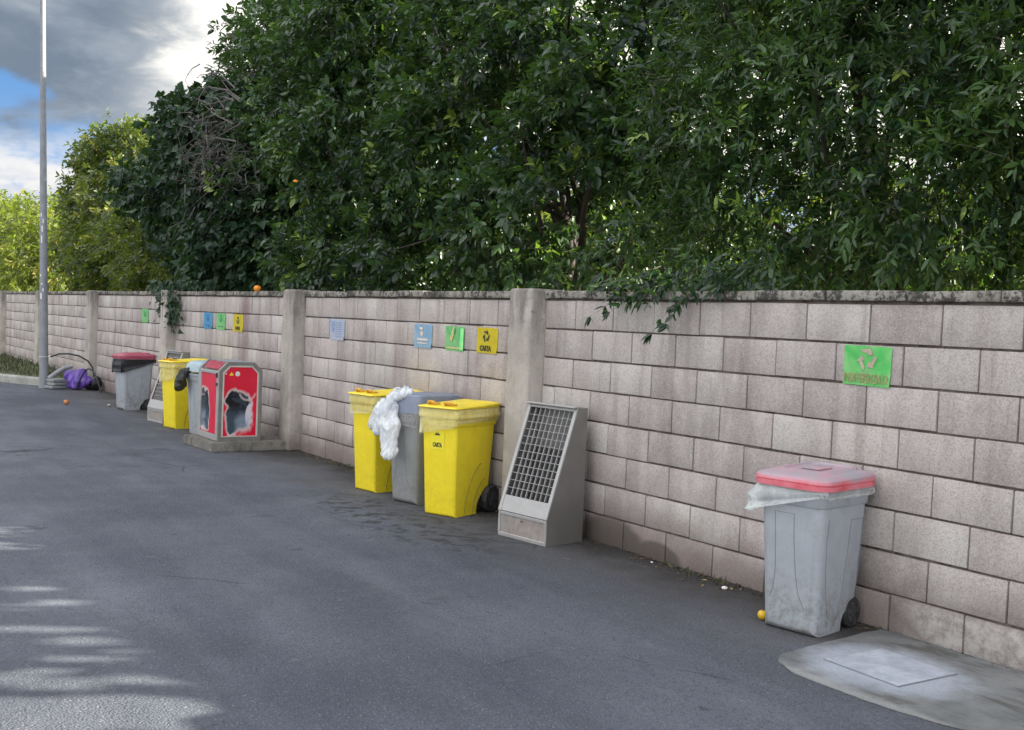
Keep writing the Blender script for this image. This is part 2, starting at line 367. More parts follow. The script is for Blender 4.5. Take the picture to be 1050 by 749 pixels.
def bagmat(name, c, alpha, rough=.25, c2=None):
    m = Mat(name)
    n1 = m.noise(6, 5, .55, stretch=(1, 1, .45), dist=.8)
    cc = m.mix(m.rng(n1, .3, .7), c, c2 or tuple(min(1, q*1.25) for q in c))
    al = m.rng(n1, .3, .75, alpha*.8, min(1, alpha*1.25))
    m.set(base=cc, rough=rough, spec=.6, alpha=al)
    tr = m.n('ShaderNodeBsdfTranslucent'); m.put(tr.inputs[0], cc)
    mx = m.n('ShaderNodeMixShader'); mx.inputs[0].default_value = .25
    m.l(m.p.outputs[0], mx.inputs[1]); m.l(tr.outputs[0], mx.inputs[2])
    tp = m.n('ShaderNodeBsdfTransparent'); m2 = m.n('ShaderNodeMixShader'); m.put(m2.inputs[0], al)
    m.p.inputs['Alpha'].default_value = 1.
    for l_ in list(m.t.links):
        if l_.to_socket == m.p.inputs['Alpha']: m.t.links.remove(l_)
    m.l(tp.outputs[0], m2.inputs[1]); m.l(mx.outputs[0], m2.inputs[2]); m.l(m2.outputs[0], m.o.inputs[0])
    b_ = m.bump(m.noise(13, 5, .6, stretch=(1, 1, .3), dist=1.0), .9, .03); m.bump(m.noise(40, 4, .6, stretch=(1, 1, .5), dist=1.0), .35, .006, b_)
    return m.m
MT['bag_yellow'] = bagmat('pale_yellow_film', (.90, .80, .52), .46, .18)
MT['bag_clear'] = bagmat('clear_film', (.74, .77, .75), .58)
MT['bag_grey'] = bagmat('grey_film', (.48, .48, .46), .42)
MT['bag_white'] = bagmat('white_film', (.78, .82, .90), .80, .28)
MT['bag_black'] = bagmat('black_film', (.018, .018, .02), 1.0, .22)

def leafmat(name, d, l, y, trans=.3, rough=.42, under=1.35):
    m = Mat(name)
    t = m.attr('tint').outputs['Fac']
    c = m.mix(m.rng(t, .1, .9), d, l)
    c = m.mix(m.rng(t, .93, 1.), c, y)
    g = m.n('ShaderNodeNewGeometry')
    pale = m.mix(.6, c, tuple(min(1, q*under) for q in l))
    c = m.mix(m.math('MULTIPLY', g.outputs['Backfacing'], .8), c, pale)
    m.set(base=c, rough=rough, spec=.45)
    tr = m.n('ShaderNodeBsdfTranslucent')
    m.put(tr.inputs[0], m.mix(.4, m.mix(1., c, (2.6, 3.0, .9), 'MULTIPLY'), (.14, .22, .02)))
    mx = m.n('ShaderNodeMixShader'); mx.inputs[0].default_value = trans
    m.l(m.p.outputs[0], mx.inputs[1]); m.l(tr.outputs[0], mx.inputs[2]); m.l(mx.outputs[0], m.o.inputs[0])
    return m.m
MT['leaf_laurel'] = leafmat('laurel_leaf', (.008, .028, .012), (.058, .112, .036), (.19, .27, .05), .22, .34)
MT['leaf_orange'] = leafmat('orange_tree_leaf', (.005, .022, .011), (.044, .090, .030), (.19, .27, .05), .20, .34)
MT['leaf_ivy'] = leafmat('ivy_leaf', (.008, .028, .014), (.026, .062, .026), (.07, .11, .03), .12, .55)
MT['leaf_sun'] = leafmat('yellow_green_leaf', (.022, .040, .012), (.105, .125, .030), (.26, .24, .05), .3, .5)
MT['leaf_pale'] = leafmat('pale_green_leaf', (.060, .080, .016), (.15, .17, .034), (.26, .22, .06), .35, .5)
MT['leaf_brown'] = leafmat('dry_leaf', (.10, .06, .03), (.19, .13, .07), (.30, .22, .10), .1, .8)
def grass_mat():
    m = Mat('grass_blade'); t = m.attr('tint').outputs['Fac']
    m.set(base=m.mix(t, (.025, .038, .014), (.085, .085, .035)), rough=.7); return m.m
MT['grass'] = grass_mat()
def soil():
    m = Mat('soil_and_grass')
    c = m.mix(m.rng(m.noise(2.2, 7, .7), .38, .62), (.055, .075, .025), (.11, .13, .045))
    c = m.mix(m.rng(m.noise(7, 6, .7), .55, .7), c, (.10, .078, .05))
    m.set(base=c, rough=.95); m.bump(m.noise(30, 6, .7), .8, .03); return m.m
MT['soil'] = soil()

# ------------------------------------------------------------------ helpers
def link(o, parent=None):
    col.objects.link(o)
    if parent is not None: o.parent = parent
    return o
def tag(o, label=None, cat=None, group=None, kind=None):
    if label: o['label'] = label
    if cat: o['category'] = cat
    if group: o['group'] = group
    if kind: o['kind'] = kind
    return o
def empty(name, loc=(0, 0, 0), rz=0., label=None, cat=None, group=None):
    o = bpy.data.objects.new(name, None); col.objects.link(o); o.location = loc; o.rotation_euler = (0, 0, rz); o.empty_display_size = .2
    return tag(o, label, cat, group)
def finish(bm, name, mat, parent=None, smooth=None, loc=None):
    me = bpy.data.meshes.new(name); bmesh.ops.recalc_face_normals(bm, faces=bm.faces[:]); bm.to_mesh(me); bm.free()
    if isinstance(mat, (list, tuple)):
        for q in mat: me.materials.append(q)
    else: me.materials.append(mat)
    if smooth is not None:
        for p in me.polygons: p.use_smooth = True
        me.set_sharp_from_angle(angle=R(smooth))
    o = bpy.data.objects.new(name, me); link(o, parent)
    if loc: o.location = loc
    return o
def box(bm, c, s, bev=0., seg=1, rot=None, mi=0):
    r = bmesh.ops.create_cube(bm, size=1.); vs_ = r['verts']
    for v in vs_: v.co = Vector((v.co.x*s[0], v.co.y*s[1], v.co.z*s[2]))
    fs = list({f for v in vs_ for f in v.link_faces})
    if bev:
        es = list({e for v in vs_ for e in v.link_edges})
        q = bmesh.ops.bevel(bm, geom=es, offset=bev, segments=seg, affect='EDGES', profile=.5)
        vs_ = list({v for f in q['faces'] for v in f.verts} | {v for v in vs_ if v.is_valid}); fs = list({f for v in vs_ for f in v.link_faces})
    for f in fs: f.material_index = mi
    mtx = (rot.to_4x4() if rot is not None else Matrix.Identity(4))
    for v in vs_: v.co = mtx @ v.co + Vector(c)
    return vs_
def tube(bm, pts, rad, n=8, cap=True, mi=0, flat=1.):
    pts = [Vector(p) for p in pts]; rings = []
    prev = None
    for i, p in enumerate(pts):
        d = (pts[min(i+1, len(pts)-1)]-pts[max(i-1, 0)]).normalized()
        if prev is None:
            a = d.orthogonal().normalized()
        else: a = (prev-d*prev.dot(d)).normalized()
        prev = a; b = d.cross(a)
        r = rad[i] if isinstance(rad, (list, tuple)) else rad
        rings.append([bm.verts.new(p+(a*math.cos(t)+b*math.sin(t)*flat)*r) for t in [2*PI*k/n for k in range(n)]])
    for A, B in zip(rings, rings[1:]):
        for k in range(n):
            f = bm.faces.new((A[k], A[(k+1) % n], B[(k+1) % n], B[k])); f.material_index = mi
    if cap:
        for q in (rings[0][::-1], rings[-1]):
            f = bm.faces.new(q); f.material_index = mi
    return rings
def rrect(w_, d_, r, cx=0., cy=0., n=5):
    out = []
    for (sx, sy, a0) in ((1, 1, 0), (-1, 1, 90), (-1, -1, 180), (1, -1, 270)):
        for k in range(n+1):
            a = R(a0+90*k/n); out.append((cx+sx*(w_/2-r)+r*math.cos(a), cy+sy*(d_/2-r)+r*math.sin(a)))
    return out
def loft(bm, secs, cap0=True, cap1=True, mi=0):
    """secs: list of lists of 3-D points, equal counts"""
    R_ = [[bm.verts.new(p) for p in s] for s in secs]; n = len(R_[0])
    for A, B in zip(R_, R_[1:]):
        for k in range(n):
            f = bm.faces.new((A[k], A[(k+1) % n], B[(k+1) % n], B[k])); f.material_index = mi
    if cap0: bm.faces.new(R_[0][::-1]).material_index = mi
    if cap1: bm.faces.new(R_[-1]).material_index = mi
    return R_
def prism(bm, poly, a, b, axis='x', mi=0):
    """extrude a polygon (2-D) between a and b along an axis"""
    def P(u, v, t): return {'x': (t, u, v), 'y': (u, t, v), 'z': (u, v, t)}[axis]
    A = [bm.verts.new(P(u, v, a)) for u, v in poly]; B = [bm.verts.new(P(u, v, b)) for u, v in poly]
    n = len(poly); fs = [bm.faces.new(A[::-1]), bm.faces.new(B)]
    for k in range(n): fs.append(bm.faces.new((A[k], A[(k+1) % n], B[(k+1) % n], B[k])))
    for f in fs: f.material_index = mi
    return A, B
def copy_tree(o, parent=None):
    c = o.copy(); col.objects.link(c)
    if parent is not None: c.parent = parent
    for ch in [q for q in bpy.data.objects if q.parent == o]: copy_tree(ch, c)
    return c
def nz3(p, s=1., o=0.): return mnoise.noise(Vector((p[0]*s+o, p[1]*s+o*.7, p[2]*s-o)))

# ------------------------------------------------------------------ ground
bm = bmesh.new()
xs = [-400, -120, -60] + list(np.arange(-40, 8, 1.0)) + [12, 30, 120, 400]
ys = [-400, -100, -30, -14] + list(np.arange(-9, .01, .75)) + [.06]
grid = [[bm.verts.new((x, y, 0)) for y in ys] for x in xs]
for i in range(len(xs)-1):
    for j in range(len(ys)-1): bm.faces.new((grid[i][j], grid[i+1][j], grid[i+1][j+1], grid[i][j+1]))
finish(bm, 'road', MT['asphalt'])['kind'] = 'structure'
bm = bmesh.new()
q = [bm.verts.new(p) for p in ((-400, .06, -.02), (400, .06, -.02), (400, 500, -.02), (-400, 500, -.02))]; bm.faces.new(q)
finish(bm, 'orchard_ground', MT['soil'])['kind'] = 'structure'

# pale concrete apron with a worn edge
def sheet(name, outline, z, mat, jitter=.006, sub=6, thick=.004, kind=True):
    pts = []
    n = len(outline)
    for i in range(n):
        a = Vector(outline[i]); b = Vector(outline[(i+1) % n])
        m_ = max(1, int((b-a).length/.035))
        for k in range(m_):
            p = a.lerp(b, k/m_); j = mnoise.noise(Vector((p.x*9, p.y*9, 1.3)))*jitter*2 + mnoise.noise(Vector((p.x*40, p.y*40, 4.3)))*jitter
            d = (b-a).normalized(); pts.append((p.x-d.y*j, p.y+d.x*j))
    bm = bmesh.new(); prism(bm, pts, z-thick, z, 'z'); o = finish(bm, name, mat)
    if kind: o['kind'] = 'structure'
    return o
sheet('concrete_apron', [(2.2, -.02), (2.0, -.80), (1.4, -.89), (1.0, -.90), (.80, -.872), (.68, -.905), (.47, -.945), (.24, -.955), (.03, -.935), (-.09, -.885), (-.15, -.80), (-.17, -.69), (-.19, -.45), (-.21, -.21), (-.22, -.02)], .006, MT['apron'])

mh = empty('manhole_cover', (.19, -.505, .007), R(-2), 'square cement manhole cover set in pale concrete at the wall foot', 'manhole cover')
bm = bmesh.new(); box(bm, (0, 0, .002), (.385, .37, .006), .002); finish(bm, 'cover_plate', MT['cover'], mh)
bm = bmesh.new()
for cx, cy_, sx, sy in ((0, .188, .392, .004), (0, -.188, .392, .004), (.194, 0, .004, .372), (-.194, 0, .004, .372)): box(bm, (cx, cy_, .0015), (sx, sy, .005))
finish(bm, 'cover_frame', MT['groove'], mh)

# verge and kerb at the far end
kp = [Vector((-24, -4.9)), Vector((-21.5, -3.4)), Vector((-19.3, -2.2)), Vector((-17.9, -1.45)), Vector((-16.95, -1.0)), Vector((-16.5, -.72)), Vector((-16.32, -.42)), Vector((-16.3, -.02))]
bm = bmesh.new()
n = len(kp)
L_, R__ = [], []
for i, p in enumerate(kp):
    d = (kp[min(i+1, n-1)]-kp[max(i-1, 0)]).normalized(); nrm = Vector((-d.y, d.x))
    L_.append(p); R__.append(p+nrm*-.13 if nrm.x > 0 else p+nrm*.13)
secs = []
for a, b in zip(L_, R__):
    secs.append([(a.x, a.y, 0), (a.x*.98+b.x*.02, a.y*.98+b.y*.02, .11), (a.x*.8+b.x*.2, a.y*.8+b.y*.2, .135), (b.x, b.y, .135), (b.x, b.y, 0)])
loft(bm, secs)
finish(bm, 'kerb', MT['kerb'])['kind'] = 'structure'
bm = bmesh.new()
poly = [(b.x, b.y) for b in R__]+[(-40, -.02), (-40, -8), (-26, -8)]
f = bm.faces.new([bm.verts.new((x, y, .12)) for x, y in poly])
finish(bm, 'verge', MT['soil'])['kind'] = 'structure'

# ------------------------------------------------------------------ boundary wall
WT = 1.58
wall = empty('boundary_wall', (0, 0, 0), 0, 'long pinkish grey concrete block wall with pillars and a lichened coping', 'wall')
PW = .28
posts = [1.40, -3.15, -7.39, -11.78, -16.18, -20.7, -25.25, -29.8]     # right edge of each pillar
offs = [0.0, -5.362, -8.095, -15.77, -15.77, -15.77, -15.77]
def make_blocks(x0, x1, off, idx):
    """bay between x0 (left) and x1 (right)"""
    bm = bmesh.new(); cl = bm.loops.layers.float_color.new('tone')
    back = box(bm, ((x0+x1)/2, .100, WT/2-.04), (x1-x0, .17, WT+.12), mi=1)
    for c in range(8):
        z1 = WT-.2*c; z0 = z1-.2
        o = off + (.2 if c % 2 else 0)
        k0 = math.floor((x0-o)/.4); k1 = math.ceil((x1-o)/.4)
        for k in range(k0, k1):
            a = max(o+k*.4, x0)+.0042; b = min(o+(k+1)*.4, x1)-.0042
            if b-a < .02: continue
            jz = random.gauss(0, .0012); jy = random.gauss(0, .0016); jr = random.gauss(0, .0025)
            t = min(1, max(0, random.gauss(.5, .32))); g = min(1, max(0, random.gauss(.35, .3)))
            n0 = len(bm.faces)
            vs_ = box(bm, ((a+b)/2, .050+jy, (z0+z1)/2+jz), (b-a, .10, .2-.0105-random.random()*.0015), .0045, 2, rot=Matrix.Rotation(jr, 3, 'Y'))
            for v in vs_:
                v.co += Vector((nz3(v.co, 60, idx)*.0022, nz3(v.co, 45, 3)*.0018, nz3(v.co, 60, 9)*.0022))
            for f in {f for v in vs_ for f in v.link_faces}:
                for lp in f.loops: lp[cl] = (t, g, 0, 1)
    o = finish(bm, 'block_panel', [MT['block'], MT['mortar']], wall, 35)
    return o
rp = random.Random(5)
bays = []
for i in range(len(posts)):
    px = posts[i]
    bm = bmesh.new()
    box(bm, (px-PW/2, .035, .825), (PW, .33, 1.66), .022, 3)
    bmesh.ops.subdivide_edges(bm, edges=bm.edges[:], cuts=3, use_grid_fill=True)
    for v in bm.verts: v.co += Vector((nz3(v.co, 7, i), nz3(v.co, 7, i+5), 0))*.005
    finish(bm, 'pillar', MT['pillar'], wall, 40)
    x1 = (posts[i-1]-PW) if i else None
    if i: make_blocks(px, x1, offs[i-1], i); bays.append((px, x1))
make_blocks(1.40, 6.0, 0., 9); bays.append((1.40, 6.0))
for (x0, x1) in bays:
    x = x1
    bm = bmesh.new()
    st = .49
    x = -.188+.485*math.ceil((x1+.188)/.485) if x1 > -3.2 else x1
    while x > x0:
        a = max(x0, x-st); b = min(x, x1)
        if b-a > .03:
            dz = rp.gauss(0, .002)
            vs_ = box(bm, ((a+b)/2, .085, 1.6145+dz), (b-a-.014, .205, .052), .008, 2, rot=Matrix.Rotation(rp.gauss(0, .004), 3, 'Y'))
            for v in vs_: v.co += Vector((nz3(v.co, 25, 2), nz3(v.co, 25, 7), nz3(v.co, 25, 12)))*.004
        x -= .485
    finish(bm, 'coping', MT['coping'], wall, 40)

# ------------------------------------------------------------------ lettering and symbols
def text_mesh(name, s, size, mat, parent, loc, width=None, height=None, rot=(PI/2, 0, 0), bold=.0):
    cu = bpy.data.curves.new(name, 'FONT'); cu.body = s; cu.size = size; cu.align_x = 'CENTER'; cu.align_y = 'CENTER'; cu.extrude = .0006; cu.offset = bold; cu.resolution_u = 3
    tmp = bpy.data.objects.new(name, cu); col.objects.link(tmp)
    bpy.context.view_layer.update()
    me = bpy.data.meshes.new_from_object(tmp.evaluated_get(bpy.context.evaluated_depsgraph_get()))
    bpy.data.objects.remove(tmp)
    xs_ = [v.co.x for v in me.vertices]; ys_ = [v.co.y for v in me.vertices]
    cx, cy_ = (min(xs_)+max(xs_))/2, (min(ys_)+max(ys_))/2
    sx = width/(max(xs_)-min(xs_)) if width else 1; sy = height/(max(ys_)-min(ys_)) if height else sx
    for v in me.vertices: v.co.x = (v.co.x-cx)*sx; v.co.y = (v.co.y-cy_)*sy
    me.materials.clear(); me.materials.append(mat)
    o = bpy.data.objects.new(name, me); link(o, parent); o.location = loc; o.rotation_euler = rot
    return o
def recycle_symbol(name, r, mat, parent, loc, rz=0.):
    """three chasing bent arrows in the local xz plane"""
    bm = bmesh.new()
    for k in range(3):
        a = R(90+120*k)
        a0 = 90+120*k; NN = 6; w_ = .17; rr = .74
        L2, R2 = [], []
        for i in range(NN+1):
            t = R(a0+44-58*i/NN); q = 1+.16*math.cos(3*(t-R(90))+PI)
            L2.append((math.cos(t)*(rr*q+w_)*r, math.sin(t)*(rr*q+w_)*r)); R2.append((math.cos(t)*(rr*q-w_)*r, math.sin(t)*(rr*q-w_)*r))
        for i in range(NN): prism(bm, [L2[i], L2[i+1], R2[i+1], R2[i]], -.0006, .0006, 'y')
        t = R(a0-14); t2 = R(a0-58); q = 1+.16*math.cos(3*(t-R(90))+PI); rq = rr*q
        prism(bm, [(math.cos(t)*(rq+.38)*r, math.sin(t)*(rq+.38)*r), (math.cos(t2)*rq*r, math.sin(t2)*rq*r), (math.cos(t)*(rq-.38)*r, math.sin(t)*(rq-.38)*r)], -.0008, .0008, 'y')
    o = finish(bm, name, mat, parent); o.location = loc; o.rotation_euler = (0, rz, 0); return o

def paper(name, c1, c2, fade=(.7, .75, .6), amt=.35, sc=7):
    m = Mat(name)
    c = m.mix(m.rng(m.noise(sc, 4, .6, dist=.5), .35, .68), c1, c2)
    c = m.mix(m.math('MULTIPLY', m.rng(m.noise(sc*3, 6, .7), .5, .7), amt), c, fade)
    m.set(base=c, rough=.38, spec=.5); m.bump(m.noise(9, 3, .5), .35, .01); return m.m
MT['s_green'] = paper('faded_green_paper', (.14, .78, .20), (.42, .86, .36), (.58, .86, .50))
MT['s_green2'] = paper('green_paper', (.22, .70, .28), (.42, .76, .36), (.55, .78, .48), .4)
MT['s_yellow'] = paper('yellow_paper', (.80, .68, .03), (.84, .73, .04), (.84, .76, .2), .15)
MT['s_blue'] = paper('faded_blue_paper', (.34, .58, .78), (.50, .68, .82), (.62, .62, .60), .4)
MT['s_blue2'] = paper('blue_paper', (.10, .46, .74), (.16, .52, .78), (.4, .6, .8), .3)
MT['s_white'] = paper('bleached_blue_white_paper', (.60, .66, .78), (.70, .73, .80), (.78, .76, .76), .4)
MT['s_fadedink'] = plain('faded_brown_ink', (.34, .30, .13), .6, var=.25)
MT['s_pinkink'] = plain('faded_pink_ink', (.42, .36, .26), .6, var=.25)
MT['s_blueink'] = plain('faded_blue_ink', (.26, .36, .58), .6, var=.2)
MT['s_darkblue'] = plain('dark_blue_ink', (.05, .17, .34), .6, var=.2)
MT['s_greenink'] = plain('dark_green_ink', (.06, .30, .12), .6, var=.2)
MT['s_tan'] = plain('tan_ink', (.56, .50, .20), .6, var=.2)
MT['s_peach'] = plain('peach_ink', (.66, .56, .48), .6, var=.2)
def sign(name, x0, x1, z0, z1, mat, label, tilt=0., group='recycling signs taped to the wall'):
    t = empty(name, ((x0+x1)/2, -.004, (z0+z1)/2), 0, label, 'sign', group); t.rotation_euler = (0, tilt, 0)
    w_, h_ = x1-x0, z1-z0
    bm = bmesh.new(); nx, nz_ = 10, 8
    g = [[bm.verts.new((-w_/2+w_*i/nx, -.0015-.002*abs(mnoise.noise(Vector((i*.35+x0*3, j*.4, 1)))) - (.006 if (i == nx and j < 2) else 0), -h_/2+h_*j/nz_)) for j in range(nz_+1)] for i in range(nx+1)]
    for i in range(nx):
        for j in range(nz_): bm.faces.new((g[i][j], g[i+1][j], g[i+1][j+1], g[i][j+1]))
    r = bmesh.ops.solidify(bm, geom=bm.faces[:], thickness=-.0008)
    finish(bm, 'paper_sheet', mat, t, 60)
    return t, w_, h_
def bars(name, spec, mat, parent, y=-.0058):
    bm = bmesh.new()
    for (cx, cz, sx, sz, ry) in spec: box(bm, (cx, y, cz), (sx, .0008, sz), rot=Matrix.Rotation(ry, 3, 'Y'))
    return finish(bm, name, mat, parent)
t, w_, h_ = sign('wall_sign', -.54, -.26, 1.172, 1.368, MT['s_green'], 'faded green paper sign reading INDIFFERENZIATA above the red lidded bin', R(.8))
recycle_symbol('recycling_symbol', .062, MT['s_pinkink'], t, (0, -.0052, .035))
text_mesh('lettering', 'INDIFFERENZIATA', .04, MT['s_fadedink'], t, (0, -.0055, -.062), .262, .046, bold=.0003)
t, w_, h_ = sign('wall_sign', -4.03, -3.74, 1.168, 1.362, MT['s_yellow'], 'bright yellow sign reading CARTA beside the second pillar', R(.5))
recycle_symbol('recycling_symbol', .050, MT['ink'], t, (-.01, -.0052, .032))
text_mesh('lettering', 'CARTA', .05, MT['ink'], t, (-.015, -.0055, -.060), .155, .044, bold=.002)
t, w_, h_ = sign('wall_sign', -4.51, -4.22, 1.165, 1.36, MT['s_green2'], 'bleached green sign with a tan streak, just left of the nearer CARTA sign', R(.5))
bars('printed_shapes', [(-.03, .035, .04, .12, R(28)), (.0, -.075, .25, .012, 0)], MT['s_tan'], t)
bars('green_print', [(.115, 0, .05, .17, 0)], MT['s_greenink'] if False else MT['s_green'], t, -.0068); bars('dark_print', [(.0, .06, .02, .045, R(10))], MT['s_greenink'], t, -.0072)
t, w_, h_ = sign('wall_sign', -5.03, -4.73, 1.168, 1.365, MT['s_blue'], 'pale blue bleached sign left of the green and yellow pair over the yellow bins', R(.3))
bars('printed_shapes', [(-.03, .062, .06, .022, 0), (-.02, .02, .05, .04, R(40)), (0, -.03, .18, .018, 0), (0, -.06, .16, .01, 0)], MT['s_peach'], t)
t, w_, h_ = sign('wall_sign', -6.74, -6.41, 1.17, 1.37, MT['s_white'], 'bluish white printed notice alone near the left end of its wall bay', R(.4), 'recycling signs taped to the wall')
bars('printed_emblem', [(-.10, .055, .07, .05, 0), (-.10, .0, .05, .045, 0)], MT['s_blueink'], t)
bars('printed_lines', [(.03, .07-.022*k, .13+.02*(k % 2), .005, 0) for k in range(7)], MT['s_blueink'], t)
t, w_, h_ = sign('wall_sign', -10.57, -10.24, 1.172, 1.372, MT['s_blue2'], 'sky blue sign, left one of the trio over the red container')
recycle_symbol('recycling_symbol', .05, MT['s_darkblue'], t, (0, -.0052, .035)); bars('printed_line', [(0, -.06, .17, .035, 0)], MT['s_darkblue'], t)
t, w_, h_ = sign('wall_sign', -10.08, -9.76, 1.172, 1.372, MT['s_green2'], 'green sign between the sky blue and yellow signs over the red container')
recycle_symbol('recycling_symbol', .05, MT['s_greenink'], t, (0, -.0052, .035)); bars('printed_line', [(0, -.06, .2, .012, 0)], MT['s_greenink'], t)
t, w_, h_ = sign('wall_sign', -9.49, -9.15, 1.166, 1.37, MT['s_yellow'], 'yellow recycling sign, right one of the trio over the red container')
recycle_symbol('recycling_symbol', .05, MT['ink'], t, (0, -.0052, .03)); text_mesh('lettering', 'CARTA', .05, MT['ink'], t, (0, -.0055, -.06), .16, .042, bold=.002)
t, w_, h_ = sign('wall_sign', -13.43, -13.08, 1.182, 1.385, MT['s_green2'], 'lone green sign on the wall above the far dark red lidded bin')
recycle_symbol('recycling_symbol', .045, MT['s_greenink'], t, (0, -.0052, .02))

# ------------------------------------------------------------------ wheelie bins
def bin_body(bm, wb, db, wt, dt, h, yc, R_, bev, foff):
    """side profile with a wheel notch, front at y=0 facing -y, tapering downwards"""
    prof = [(0., 0.)]
    prof.append((yc-R_, 0.))
    for k in range(1, 9):
        a = R(180-k*90/8*1.0); prof.append((yc+R_*math.cos(a), R_*.25+R_*math.sin(a)))
    yb = -foff+dt-.01
    zt = prof[-1][1]
    ybl = db+(yb-db)*zt/h
    if ybl > prof[-1][0]: prof.append((ybl, zt))
    prof.append((yb, h)); prof.append((-foff, h))
    def wx(z): return (wb+(wt-wb)*z/h)/2
    A = [bm.verts.new((-wx(z), y, z)) for y, z in prof]; B = [bm.verts.new((wx(z), y, z)) for y, z in prof]
    n = len(prof)
    bm.faces.new(A[::-1]); bm.faces.new(B)
    for k in range(n): bm.faces.new((A[k], A[(k+1) % n], B[(k+1) % n], B[k]))
    es = []
    for (i, j) in ((n-1, 0), (n-3, n-2)):
        for S in (A, B):
            e = bm.edges.get((S[i], S[j]))
            if e: es.append(e)
    for i in (0,):
        es.append(bm.edges.get((A[i], B[i])))
    bmesh.ops.bevel(bm, geom=es, offset=bev, segments=5, affect='EDGES', profile=.5)
def wheel(root, x, y, z, r, th, hub=.55):
    bm = bmesh.new(); pr = [(r*.62, -th*.5), (r*.93, -th*.5), (r, -th*.3), (r, th*.3), (r*.93, th*.5), (r*.62, th*.5)]
    n = 28; rings = [[bm.verts.new((px_, rr*math.cos(2*PI*k/n), rr*math.sin(2*PI*k/n))) for k in range(n)] for rr, px_ in pr]
    for i in range(len(pr)):
        A, B = rings[i], rings[(i+1) % len(pr)]
        for k in range(n): bm.faces.new((A[k], A[(k+1) % n], B[(k+1) % n], B[k]))
    wh = finish(bm, 'wheel', MT['tyre'], root, 35); wh.location = (x, y, z)
    bm = bmesh.new(); tube(bm, [(-th*.35, 0, 0), (th*.35, 0, 0)], r*.63, 24)
    tube(bm, [(-th*.52, 0, 0), (th*.52, 0, 0)], r*.2, 12)
    for k in range(6):
        a = 2*PI*k/6; box(bm, (0, math.cos(a)*r*.4, math.sin(a)*r*.4), (th*.95, r*.45, r*.1), rot=Matrix.Rotation(a, 3, 'X'))
    finish(bm, 'hub', MT['rim'], wh, 35)
    return wh
def surf_line(bm, pts, r=.0016):
    tube(bm, pts, r, 5)

def make_yellow():
    root = empty('wheelie_bin')
    wb, db, wt, dt, h, fo = .275, .40, .315, .50, .735, .04
    bm = bmesh.new(); bin_body(bm, wb, db, wt, dt, h, .395, .125, .022, fo)
    finish(bm, 'body', MT['yellow'], root, 30)
    # collar: upper band and rim
    bm = bmesh.new(); cy_ = -fo+dt/2
    loft(bm, [[(x, y, z) for x, y in rrect(wt+e, dt+e, .028, 0, cy_)] for z, e in ((.650, .004), (.660, .012), (.706, .014), (.711, .034), (.772, .038), (.776, .030))])
    finish(bm, 'collar', MT['yellow'], root, 40)
    # side arcs round the wheel
    for s in (1, -1):
        bm = bmesh.new()
        for (R1, a0, a1, sq) in ((.30, 180, 112, 1.28), (.19, 180, 105, 1.3)):
            pts = []
            for k in range(13):
                a = R(a0+(a1-a0)*k/12); y = .395+R1*math.cos(a)*.92; z = .015+R1*sq*math.sin(a)
                xx = (wb+(wt-wb)*z/h)/2+.0005; pts.append((s*xx, y, z))
            surf_line(bm, pts, .0036)
        pts = [(s*((wb+(wt-wb)*(.031+.125*math.sin(R(a)))/h)/2+.002), .395+.14*math.cos(R(a)), .031+.14*math.sin(R(a))) for a in range(185, 60, -9)]
        surf_line(bm, pts, .006)
        finish(bm, 'side_ribs', MT['ygroove'], root, 40)
    # lid
    bm = bmesh.new(); rr = .03
    S = []
    for z, e, dy in ((.778, .030, 0), (.780, .046, 0), (.793, .048, 0), (.799, .038, 0), (.804, .0, .0), (.811, -.10, .01), (.814, -.22, .02)):
        S.append([(x, y+dy, z + (.010*math.sin((y-cy_)/dt*PI) if z > .79 else 0)) for x, y in rrect(wt+e, dt+.02+e, max(.012, rr+e*.1), 0, cy_-.012)])
    loft(bm, S); lid = finish(bm, 'lid', MT['yellow_lid'], root, 40)
    for s in (-1, 1):
        bm = bmesh.new()
        tube(bm, [(s*.075-.035, -fo+.015, .795), (s*.075-.03, -fo-.002, .818), (s*.075, -fo-.006, .823), (s*.075+.03, -fo-.002, .818), (s*.075+.035, -fo+.015, .795)], .008, 8)
        box(bm, (s*.075, -fo+.038, .806), (.075, .05, .012), .004)
        finish(bm, 'lid_handle', MT['amber'], lid, 40)
    # hinge bar with black caps
    bm = bmesh.new(); yb = -fo+dt+.075
    tube(bm, [(-.12, yb, .795), (.12, yb, .795)], .011, 10)
    for s in (-1, 1): box(bm, (s*.10, yb-.03, .793), (.03, .06, .02), .004)
    for s in (-1, 1): box(bm, (s*.145, yb-.035, .796), (.040, .15, .020), .006)
    hg = finish(bm, 'hinge_bar', MT['yellow_lid'], root, 40)
    for s in (-1, 1):
        bm = bmesh.new(); tube(bm, [(s*.150, yb+.004, .796), (s*.178, yb+.004, .796)], .014, 12); finish(bm, 'hinge_cap', MT['black'], root, 40)
    for s in (-1, 1): wheel(root, s*.164, .410, .100, .100, .052)
    bm = bmesh.new(); tube(bm, [(-.16, .410, .100), (.16, .410, .100)], .010, 10); finish(bm, 'axle', MT['rim'], root, 40)
    return root
